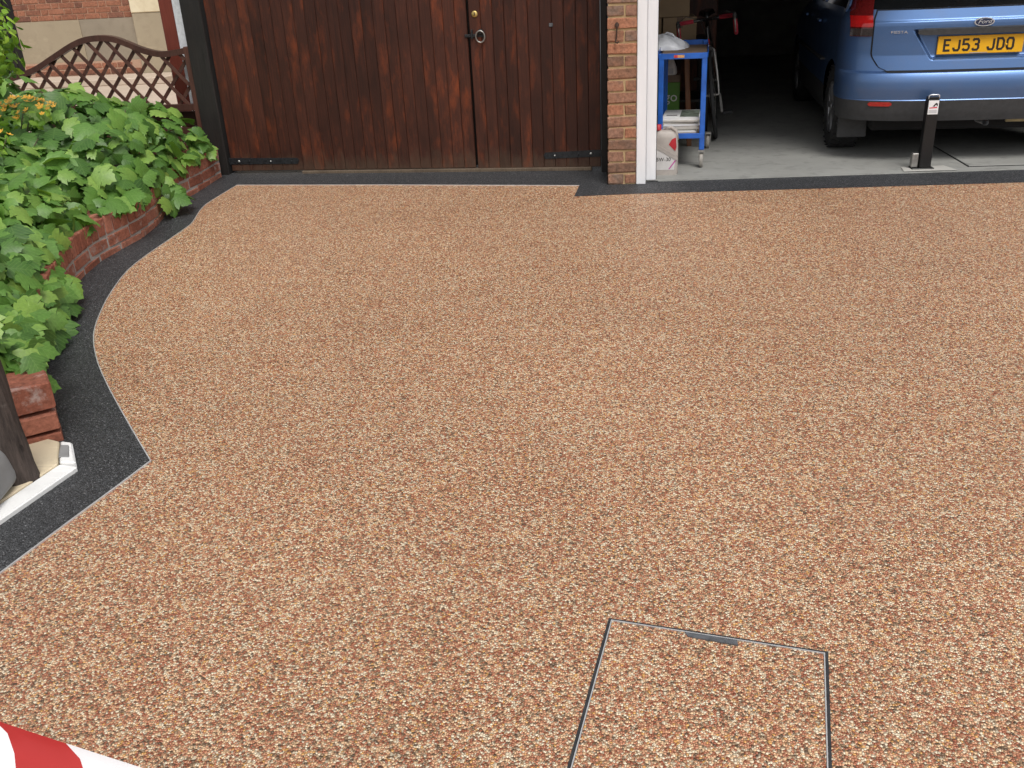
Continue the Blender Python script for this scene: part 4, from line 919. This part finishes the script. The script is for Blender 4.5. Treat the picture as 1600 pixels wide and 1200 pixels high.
# ------------------------------------------------------------------ trolley and things by the garage wall
FZ = 0.008
TA = R(-5)
tr_ = thing('trolley', 'blue steel workshop trolley on castors just inside the garage', 'trolley', (0.565, 6.66, FZ), TA)
def tb(name, x0, x1, y0, y1, z0, z1, mat, bev=0.002, par=None): return MB().box(x0, x1, y0, y1, z0, z1).build(name, mat, par or tr_, bevel=bev, world=False)
TW, TD = -0.29, 0.72
for x_, y_ in ((0, 0), (0, TD), (TW, 0), (TW, TD)):
    tb('leg', x_ - 0.018, x_ + 0.018, y_ - 0.018, y_ + 0.018, 0.125, 0.80 if y_ else 0.772, M['blueframe'], 0.004)
    cs = MB().lathe([(0.0, -0.013), (0.030, -0.013), (0.049, -0.011), (0.050, 0.0), (0.049, 0.011), (0.030, 0.013), (0, 0.013)], (x_ + (0.0 if y_ == 0 else 0.045), y_ + 0.012, 0.051), 'x', 22).build('castor', M['greyrubber'], tr_, 40, world=False)
    cx = x_ + (0.0 if y_ == 0 else 0.045)
    MB().box(cx - 0.020, cx - 0.0155, y_ - 0.012, y_ + 0.03, 0.045, 0.112).box(cx + 0.0155, cx + 0.020, y_ - 0.012, y_ + 0.03, 0.045, 0.112).box(cx - 0.021, cx + 0.021, y_ - 0.02, y_ + 0.034, 0.112, 0.124).build('fork', M['steel'], cs, world=False)
fr_ = tb('front_rail', TW, 0.0175, -0.0195, -0.004, 0.735, 0.772, M['blueframe']); tb('back_rail', TW, 0.0175, TD + 0.004, TD + 0.0195, 0.755, 0.80, M['blueframe'])
tb('side_rail', 0.0185, 0.0225, -0.015, TD + 0.015, 0.742, 0.790, M['blueframe']); tb('side_rail', TW - 0.0225, TW - 0.0185, -0.015, TD + 0.015, 0.742, 0.790, M['blueframe'])
tb('tray', TW + 0.001, 0.017, -0.003, TD + 0.003, 0.757, 0.766, M['hardboard'])
tb('front_rail', TW, 0.0175, -0.0195, -0.004, 0.205, 0.240, M['blueframe']); tb('back_rail', TW, 0.0175, TD + 0.004, TD + 0.0195, 0.205, 0.240, M['blueframe'])
tb('shelf', TW + 0.02, -0.02, -0.003, TD + 0.003, 0.230, 0.238, M['hardboard'])
st2 = tb('rail_sticker', -0.205, -0.135, -0.0212, -0.0197, 0.744, 0.762, simple('orange sticker', (0.62, 0.33, 0.12), 0.5, 0, 0.3, 60, 0), 0)
tb('sticker_mark', -0.203, -0.18, -0.0222, -0.0213, 0.745, 0.761, M['redprint'], 0, st2)
# newspapers on the shelf
rp = random.Random(3)
zz = 0.2385 + FZ
for k in range(7):
    th = rp.uniform(0.009, 0.022); dx = rp.uniform(-0.02, 0.035); a = R(rp.uniform(-7, 7)) + TA
    lab = ['folded newspaper at the bottom of the pile on the trolley shelf', 'second folded newspaper from the bottom of the trolley pile', 'third paper up in the pile on the trolley shelf', 'cream paper in the middle of the trolley pile', 'folded paper third from the top of the trolley pile', 'brochure just under the top of the trolley pile', 'top newspaper with a dark picture on the trolley pile'][k]
    t = thing('newspaper', lab, 'newspaper', (0.41 + dx, 6.90, zz), a, 'papers on the trolley shelf')
    lw = rp.uniform(0.12, 0.14); ld = rp.uniform(0.17, 0.20)
    pg = MB(); N = 6
    for q in range(3):
        z0 = th * q / 3; z1 = th * (q + 0.9) / 3; pg.box(-lw + q * .004, lw - q * .006, -ld, ld - q * .004, z0, z1)
    p_ = pg.build('pages', M['paper'] if k % 3 else M['sticker'], t, world=False)
    if k == 6:
        MB().box(-0.01, lw - .014, -0.16, 0.15, th, th + 0.001).build('picture', M['photo'], t, world=False)
        MB().box(-lw + .03, -0.03, -0.10, -0.07, th, th + 0.001).build('headline', M['ink'], t, world=False)
    zz += th + 0.0004
# white bag on the tray
bg_ = MB(); N, K = 22, 9
for j in range(K):
    h = j / (K - 1); rr_ = (1 - h ** 1.7) ** 0.6 if j < K - 1 else 0.02
    for i in range(N):
        a = 2 * math.pi * i / N; rw_ = rr_ * (1 + 0.10 * math.sin(5 * a + 3 * h) + 0.07 * math.sin(9 * a - 4 * h))
        bg_.v.append((0.31 + 0.17 * rw_ * math.cos(a), 7.12 + 0.16 * rw_ * math.sin(a), 0.766 + FZ + 0.095 * h * (1 + 0.1 * math.sin(3 * a)) + 0.001))
for j in range(K - 1):
    for i in range(N): bg_.f.append((j * N + i, j * N + (i + 1) % N, (j + 1) * N + (i + 1) % N, (j + 1) * N + i)); bg_.mi.append(0)
tb_ = thing('plastic_bag', 'crumpled white plastic bag on top of the blue trolley', 'bag', (0.30, 7.12, 0.776)); bg_.build('film', M['bag'], tb_, True)
MB().tube([(0.30, 7.12, 0.865), (0.33, 7.11, 0.885), (0.37, 7.10, 0.872), (0.40, 7.09, 0.835)], 0.006, 6).build('handle_loop', M['bag'], tb_, True)
# oil container
oc = thing('oil_can', 'dusty grey and red motor oil can by the white door post', 'can', (0.300, 6.475, FZ))
m = MB(); W2, D2 = 0.092, 0.05
sec = [(0, .95), (0.012, 1.0), (0.16, 1.0), (0.205, 0.99), (0.245, 0.93), (0.275, 0.78), (0.292, 0.55), (0.30, 0.30)]
def rrect(sx_, sy_, n=5.0, N=28):
    return [(sx_ * abs(math.cos(a)) ** (2 / n) * (1 if math.cos(a) > 0 else -1), sy_ * abs(math.sin(a)) ** (2 / n) * (1 if math.sin(a) > 0 else -1)) for a in [2 * math.pi * k / N for k in range(N)]]
for z, s_ in sec: m.v += [(0.300 + x, 6.475 + y, FZ + z) for x, y in rrect(W2 * (s_ if z > 0.2 else s_), D2 * min(1, s_ + .1))]
m.f = [(j * 28 + i, j * 28 + (i + 1) % 28, j * 28 + 28 + (i + 1) % 28, j * 28 + 28 + i) for j in range(len(sec) - 1) for i in range(28)] + [tuple(range(27, -1, -1)), tuple(7 * 28 + i for i in range(28))]; m.mi = [0] * len(m.f)
m.build('body', M['oilcan'], oc, 45)
MB().lathe([(0.0, 0.335), (0.02, 0.335), (0.021, 0.30)], (0.255, 6.475, FZ), 'z', 16).build('cap', M['redplastic'], oc, True)
MB().tube([(0.30, 6.475, FZ + .30), (0.34, 6.475, FZ + .315), (0.375, 6.475, FZ + .29), (0.385, 6.475, FZ + .23)], 0.012, 8).build('handle', M['oilcan'], oc, True)
yy = 6.475 - D2 - 0.001
def flat(name, pts, mat, par, y, th=0.0012):
    n = len(pts); v = [(a, y, b) for a, b in pts] + [(a, y + th, b) for a, b in pts]
    return MB().add(v, [tuple(range(n)), tuple(range(2 * n - 1, n - 1, -1))] + [(i, (i + 1) % n, n + (i + 1) % n, n + i) for i in range(n)]).build(name, mat, par)
lb = flat('label', [(0.222, .045), (0.365, .045), (0.372, .13), (0.30, .17), (0.222, .19)], M['label_white'], oc, yy)
flat('red_shield', [(0.325, .215), (0.345, .250), (0.372, .262), (0.378, .20), (0.370, .172)], M['redplastic'], oc, yy - .0003, .004)
flat('red_shield', [(0.222, .225), (0.245, .24), (0.24, .262), (0.222, .268)], M['redplastic'], oc, yy - .0003, .004)
flat('grey_band', [(0.222, .215), (0.240, .222), (0.385, .135), (0.385, .112), (0.375, .11), (0.235, .195), (0.222, .195)], M['oilcan'], oc, yy - .003, .006)
flat('pink_stripe', [(0.325, .05), (0.335, .05), (0.375, .105), (0.37, .112)], M['pinkprint'], lb, yy - .0012)
inst('grade_lettering', text_mesh('5W-30', 0.034, M['ink'], 0.0006), lb, (0.292 - 0.300, yy - .0012 - 6.475, 0.108), (R(90), 0, 0))
# wooden stool with green box below and bottle
sx0, sy0 = 0.385, 7.66
sto = thing('wooden_stool', 'brown wooden stool with splayed legs behind the trolley', 'stool', (sx0, sy0, FZ), R(-4))
MB().box(-0.17, 0.17, -0.15, 0.15, 0.665, 0.70).build('seat', M['stoolwood'], sto, bevel=0.01, world=False)
for a in (-1, 1):
    for b in (-1, 1): MB().bar((a * 0.125, b * 0.11, 0.664), (a * 0.165, b * 0.15, 0.0), 0.038, 0.038, (0, 1, 0)).build('leg', M['stoolwood'], sto, bevel=0.004, world=False)
    MB().bar((a * 0.153, -0.135, 0.16), (a * 0.153, 0.135, 0.16), 0.02, 0.03).build('stretcher', M['stoolwood'], sto, world=False)
gb = thing('green_box', 'green printed carton with white lettering under the stool', 'box', (0.350, 7.655, FZ), R(-4))
MB().box(-0.115, 0.115, -0.055, 0.055, 0.0, 0.475).build('carton', M['greenbox'], gb, bevel=0.003, world=False)
MB().box(-0.116, 0.116, -0.056, 0.056, 0.4755, 0.530).build('flap_band', M['hardboard'], gb, bevel=0.003, world=False)
inst('carton_lettering', text_mesh('rugo', 0.105, M['label_white'], 0.0005), gb, (0.0, -0.0558, 0.365), (R(90), 0, 0))
bt = thing('white_bottle', 'pale plastic bottle with printed label standing on the green box', 'bottle', (0.385, 7.645, 0.5385))
MB().lathe([(0.0, 0.0), (0.05, 0.0), (0.054, 0.01), (0.050, 0.055), (0.028, 0.11), (0.018, 0.13), (0.018, 0.135)], (0.385, 7.645, 0.5385), 'z', 22).build('body', M['label_white'], bt, 40)
MB().lathe([(0.020, 0.1352), (0.020, 0.155), (0.0, 0.157)], (0.385, 7.645, 0.5385), 'z', 16).build('cap', M['greyprint'], bt, 40)
flat('label', [(0.36, 0.548), (0.41, 0.548), (0.405, 0.59), (0.365, 0.59)], M['greyprint'], bt, 7.588)
# bench, cartons
bn = thing('storage_bench', 'dark storage bench against the left garage wall', 'bench', (0.42, 8.45, FZ))
MB().box(0.14, 0.74, 8.12, 8.82, 0.70, 0.742).build('top', M['postwood'], bn, bevel=0.004)
for x_ in (0.17, 0.71):
    for y_ in (8.16, 8.78): MB().box(x_ - .025, x_ + .025, y_ - .025, y_ + .025, FZ, 0.6995).build('leg', M['postwood'], bn, bevel=0.003)
MB().box(0.15, 0.73, 8.18, 8.76, 0.25, 0.27).build('shelf', M['postwood'], bn)
def carton(label, x0, x1, y0, y1, z0, z1):
    t = thing('cardboard_box', label, 'box', ((x0 + x1) / 2, (y0 + y1) / 2, z0), 0, 'cardboard boxes on the bench')
    MB().box(x0, x1, y0, y1, z0, z1).build('carton', M['card'], t, bevel=0.004)
    MB().box((x0 + x1) / 2 - 0.025, (x0 + x1) / 2 + 0.025, y0 - 0.0008, y1 + 0.0008, z0 + (z1 - z0) * .55, z1 + 0.0008).build('tape', M['hardboard'], t)
    MB().box(x0 - .0005, x1 + .0005, (y0 + y1) / 2 - 0.002, (y0 + y1) / 2 + 0.002, z1 - 0.002, z1 + 0.0012).build('flap_seam', M['gap'], t)
carton('narrow brown box at the wall side, lower row on the bench', 0.15, 0.335, 8.20, 8.60, 0.743, 0.925)
carton('brown box in the lower row, behind the bike handlebar', 0.345, 0.62, 8.18, 8.62, 0.743, 0.925)
carton('large brown box on top of the other two', 0.17, 0.56, 8.20, 8.62, 0.927, 1.30)
wd = thing('wardrobe', 'dark red brown cupboard behind the cardboard boxes', 'cupboard', (0.5, 9.4, FZ))
MB().box(0.14, 0.88, 9.15, 9.65, FZ, 1.95).build('carcass', M['gatewood'], wd, bevel=0.004)
for x_ in (0.15, 0.515): MB().box(x_, x_ + 0.355, 9.128, 9.148, 0.06, 1.93).build('door', M['gatewood'], wd, bevel=0.004)
for x_ in (0.49, 0.54): MB().tube([(x_, 9.115, 0.95), (x_, 9.105, 1.0), (x_, 9.115, 1.05)], 0.006, 6).build('handle', M['steel'], wd, True)

# ------------------------------------------------------------------ bicycle
bi = thing('bicycle', 'black drop-bar bicycle with pink red bar tape, facing out of the garage', 'bicycle', (0.775, 7.80, FZ))
bi.rotation_euler = (0, R(-7), R(-5))
def bwheel(y):
    wh = bpy.data.objects.new('wheel', None); COL.objects.link(wh); wh.parent = bi; wh.location = (0, y, 0.345); wh.empty_display_size = 0.05
    MB().tube([(0, 0.328 * math.cos(2 * math.pi * k / 48), 0.328 * math.sin(2 * math.pi * k / 48)) for k in range(48)], 0.016, 10, True).build('tyre', M['tyre'], wh, True, world=False)
    MB().lathe([(0.314, -0.009), (0.296, -0.009), (0.290, 0.0), (0.296, 0.009), (0.314, 0.009)], (0, 0, 0), 'x', 48).build('rim', M['steel'], wh, 40, world=False)
    sp_ = MB()
    for k in range(28):
        a = 2 * math.pi * k / 28; s_ = 0.026 if k % 2 else -0.026; sp_.tube([(s_, 0.018 * math.cos(a + .6), 0.018 * math.sin(a + .6)), (0, 0.292 * math.cos(a), 0.292 * math.sin(a))], 0.0011, 4)
    sp_.build('spokes', M['steel'], wh, world=False)
    MB().lathe([(0.0, -0.05), (0.009, -0.05), (0.009, -0.03), (0.022, -0.028), (0.014, -0.02), (0.014, 0.02), (0.022, 0.028), (0.009, 0.03), (0.009, 0.05), (0, 0.05)], (0, 0, 0), 'x', 14).build('hub', M['steel'], wh, 40, world=False)
bwheel(0.0); bwheel(0.99)
fm = MB()
HT, HBm, BB, SC, RA = (0, 0.165, 0.845), (0, 0.125, 0.715), (0, 0.58, 0.27), (0, 0.74, 0.80), (0, 0.99, 0.345)
fm.tube([HT, HBm], 0.018, 12).tube([(0, .158, .825), SC], 0.014, 12).tube([(0, .13, .735), BB], 0.017, 12).tube([BB, SC, (0, .755, .86)], 0.0145, 12)
for s_ in (-1, 1): fm.tube([(s_ * .02, .57, .27), (s_ * .055, .78, .30), (s_ * .06, .99, .345)], 0.009, 8).tube([(s_ * .012, .74, .79), (s_ * .06, .99, .345)], 0.0075, 8)
fm.build('frame', M['bikeblack'], bi, 50, world=False)
fk = MB().tube([(0, 0.125, 0.715), (0, 0.117, 0.69)], 0.017, 10)
for s_ in (-1, 1): fk.tube([(s_ * .010, .118, .700), (s_ * .042, .108, .675), (s_ * .050, .06, .52), (s_ * .052, .02, .40), (s_ * .052, 0.0, .345)], [.013, .013, .012, .010, .008], 10)
fk.build('fork', M['steel'], bi, 50, world=False)
br = MB()
for y, z in ((0.075, 0.70),): br.box(-0.03, 0.03, y - 0.03, y - 0.005, z - 0.02, z + 0.012).bar((-.03, y - .018, z - .01), (-.02, y - .018, z - .07), .01, .014).bar((.03, y - .018, z - .01), (.02, y - .018, z - .07), .01, .014)
br.build('brake', M['blackplastic'], bi, bevel=0.002, world=False)
hbp = lambda s_: [(0, .065, .915), (s_ * .10, .062, .917), (s_ * .195, .060, .915), (s_ * .212, .035, .914), (s_ * .215, -.02, .905), (s_ * .216, -.055, .880), (s_ * .217, -.062, .845), (s_ * .218, -.04, .805), (s_ * .219, .01, .788), (s_ * .220, .075, .785)]
hb_ = MB().tube(hbp(-1)[:3], 0.0125, 10).tube(hbp(1)[:3], 0.0125, 10).tube([(0, .165, .865), (0, .13, .905), (0, .065, .915)], 0.014, 10).build('handlebar', M['bikeblack'], bi, True, world=False)
for s_ in (-1, 1):
    MB().tube([hbp(s_)[1]] + [tuple(p) for p in catmull(hbp(s_)[2:], 3)], 0.0165, 10).build('bar_tape', M['bartape'], hb_, True, world=False)
    bv = MB().tube([(s_ * .215, -.045, .895), (s_ * .215, -.085, .925), (s_ * .215, -.105, .935)], [.017, .016, .012], 10).build('brake_hood', M['blackplastic'], hb_, True, world=False)
    MB().tube([(s_ * .215, -.10, .925), (s_ * .214, -.115, .87), (s_ * .213, -.10, .80)], [.008, .006, .005], 8).build('brake_lever', M['steel'], hb_, True, world=False)
    MB().tube([(s_ * .215, -.095, .93), (s_ * .15, -.12, .97), (s_ * .05, -.02, .93), (s_ * .01, .05, .80), (s_ * .01, .09, .70)], 0.003, 6).build('cable', M['bikeblack'], hb_, True, world=False)
sd_ = MB(); V_ = []
for k, (y, hw2, z) in enumerate(((0.63, .018, .93), (0.68, .026, .938), (0.75, .045, .94), (0.82, .072, .945), (0.88, .07, .95), (0.90, .04, .945))):
    V_ += [(-hw2, y, z - .03), (-hw2 * .8, y, z), (0, y, z + .008), (hw2 * .8, y, z), (hw2, y, z - .03)]
sd_.add(V_, [(5 * i + k, 5 * i + k + 1, 5 * i + k + 6, 5 * i + k + 5) for i in range(5) for k in range(4)] + [(0, 1, 2, 3, 4), (29, 28, 27, 26, 25)]).build('saddle', M['bikeblack'], bi, True, world=False)
MB().tube([(0, .755, .86), (0, .77, .925)], 0.0125, 10).build('seat_post', M['steel'], bi, True, world=False)
crk = MB().lathe([(0.03, .048), (0.095, .047), (0.098, .050), (0.095, .053), (0.03, .052)], BB, 'x', 32).bar((.058, .58, .27), (.066, .50, .125), .012, .02, (1, 0, 0)).bar((-.058, .58, .27), (-.066, .66, .415), .012, .02, (1, 0, 0)).build('crank', M['steel'], bi, 40, world=False)
MB().box(.070, .155, .462, .538, .112, .134).build('pedal', M['blackplastic'], crk, bevel=0.004, world=False)
MB().box(-.155, -.070, .622, .698, .404, .426).build('pedal', M['blackplastic'], crk, bevel=0.004, world=False)
MB().box(-0.012, 0.012, -0.005, 0.035, 0.735, 0.775).build('lamp', M['redlens'], bi, bevel=0.004, world=False)

# ------------------------------------------------------------------ barrier tape tied to two stakes just outside the picture
def stake(label, x, y):
    t = thing('barrier_stake', label, 'stake', (x, y, gz(y))); z = gz(y)
    MB().lathe([(0.0, 0.004), (0.13, 0.0), (0.13, 0.025), (0.03, 0.06), (0.03, 0.0605)], (x, y, z), 'z', 28).build('base', M['tyre'], t, 40)
    MB().tube([(x, y, z + 0.05), (x, y, z + 1.05)], 0.011, 10).build('rod', M['steel'], t, True)
    MB().lathe([(0.012, 1.0), (0.02, 1.02), (0.02, 1.06), (0.0, 1.075)], (x, y, z), 'z', 14).build('cap', M['redplastic'], t, True)
SA = Vector((-1.42, 0.802, 0.865)); SB = Vector((0.42, 0.268, 0.848))
stake('barrier stake at the far left end of the striped tape', SA.x, SA.y + 0.013); stake('barrier stake near the camera end of the striped tape', SB.x, SB.y - 0.013)
bt_ = thing('barrier_tape', 'red and white striped barrier tape across the lower left corner', 'tape', (SA.x, SA.y, gz(SA.y)))
NS, NV, TWD = 60, 4, 0.085
def tpt(u, v):
    p = SA.lerp(SB, u); p.z -= 0.06 * math.sin(math.pi * u); tilt = 0.55 + 0.35 * math.sin(5 * u + 0.3)
    d = (SB - SA).normalized(); side = Vector((d.y, -d.x, 0)).normalized()
    return p + (Vector((0, 0, -math.cos(tilt))) + side * math.sin(tilt)) * (v * TWD) + side * 0.006 * math.sin(9 * v + 7 * u)
Lt = (SB - SA).length
stripes = {}
per = 0.165
def clip_cell(k):                                            # diagonal stripe k as its own strip, split in 6 along v
    m = MB(); V_ = []; n = 8
    for j in range(n + 1):
        v = j / n; s0 = k * per / 2 - 0.0745 + v * TWD * 1.1 + 0.012 * math.sin(3 * v); s1 = s0 + per / 2
        for i in range(5):
            s = max(0, min(Lt, s0 + (s1 - s0) * i / 4)); V_.append(tuple(tpt(s / Lt, v)))
    m.add(V_, [(j * 5 + i, j * 5 + i + 1, j * 5 + 5 + i + 1, j * 5 + 5 + i) for j in range(n) for i in range(4)])
    return m
for k in range(int(Lt / per * 2) + 2): clip_cell(k).build('white_stripe' if k % 2 else 'red_stripe', M['tapewhite'] if k % 2 else M['tapered'], bt_, True)
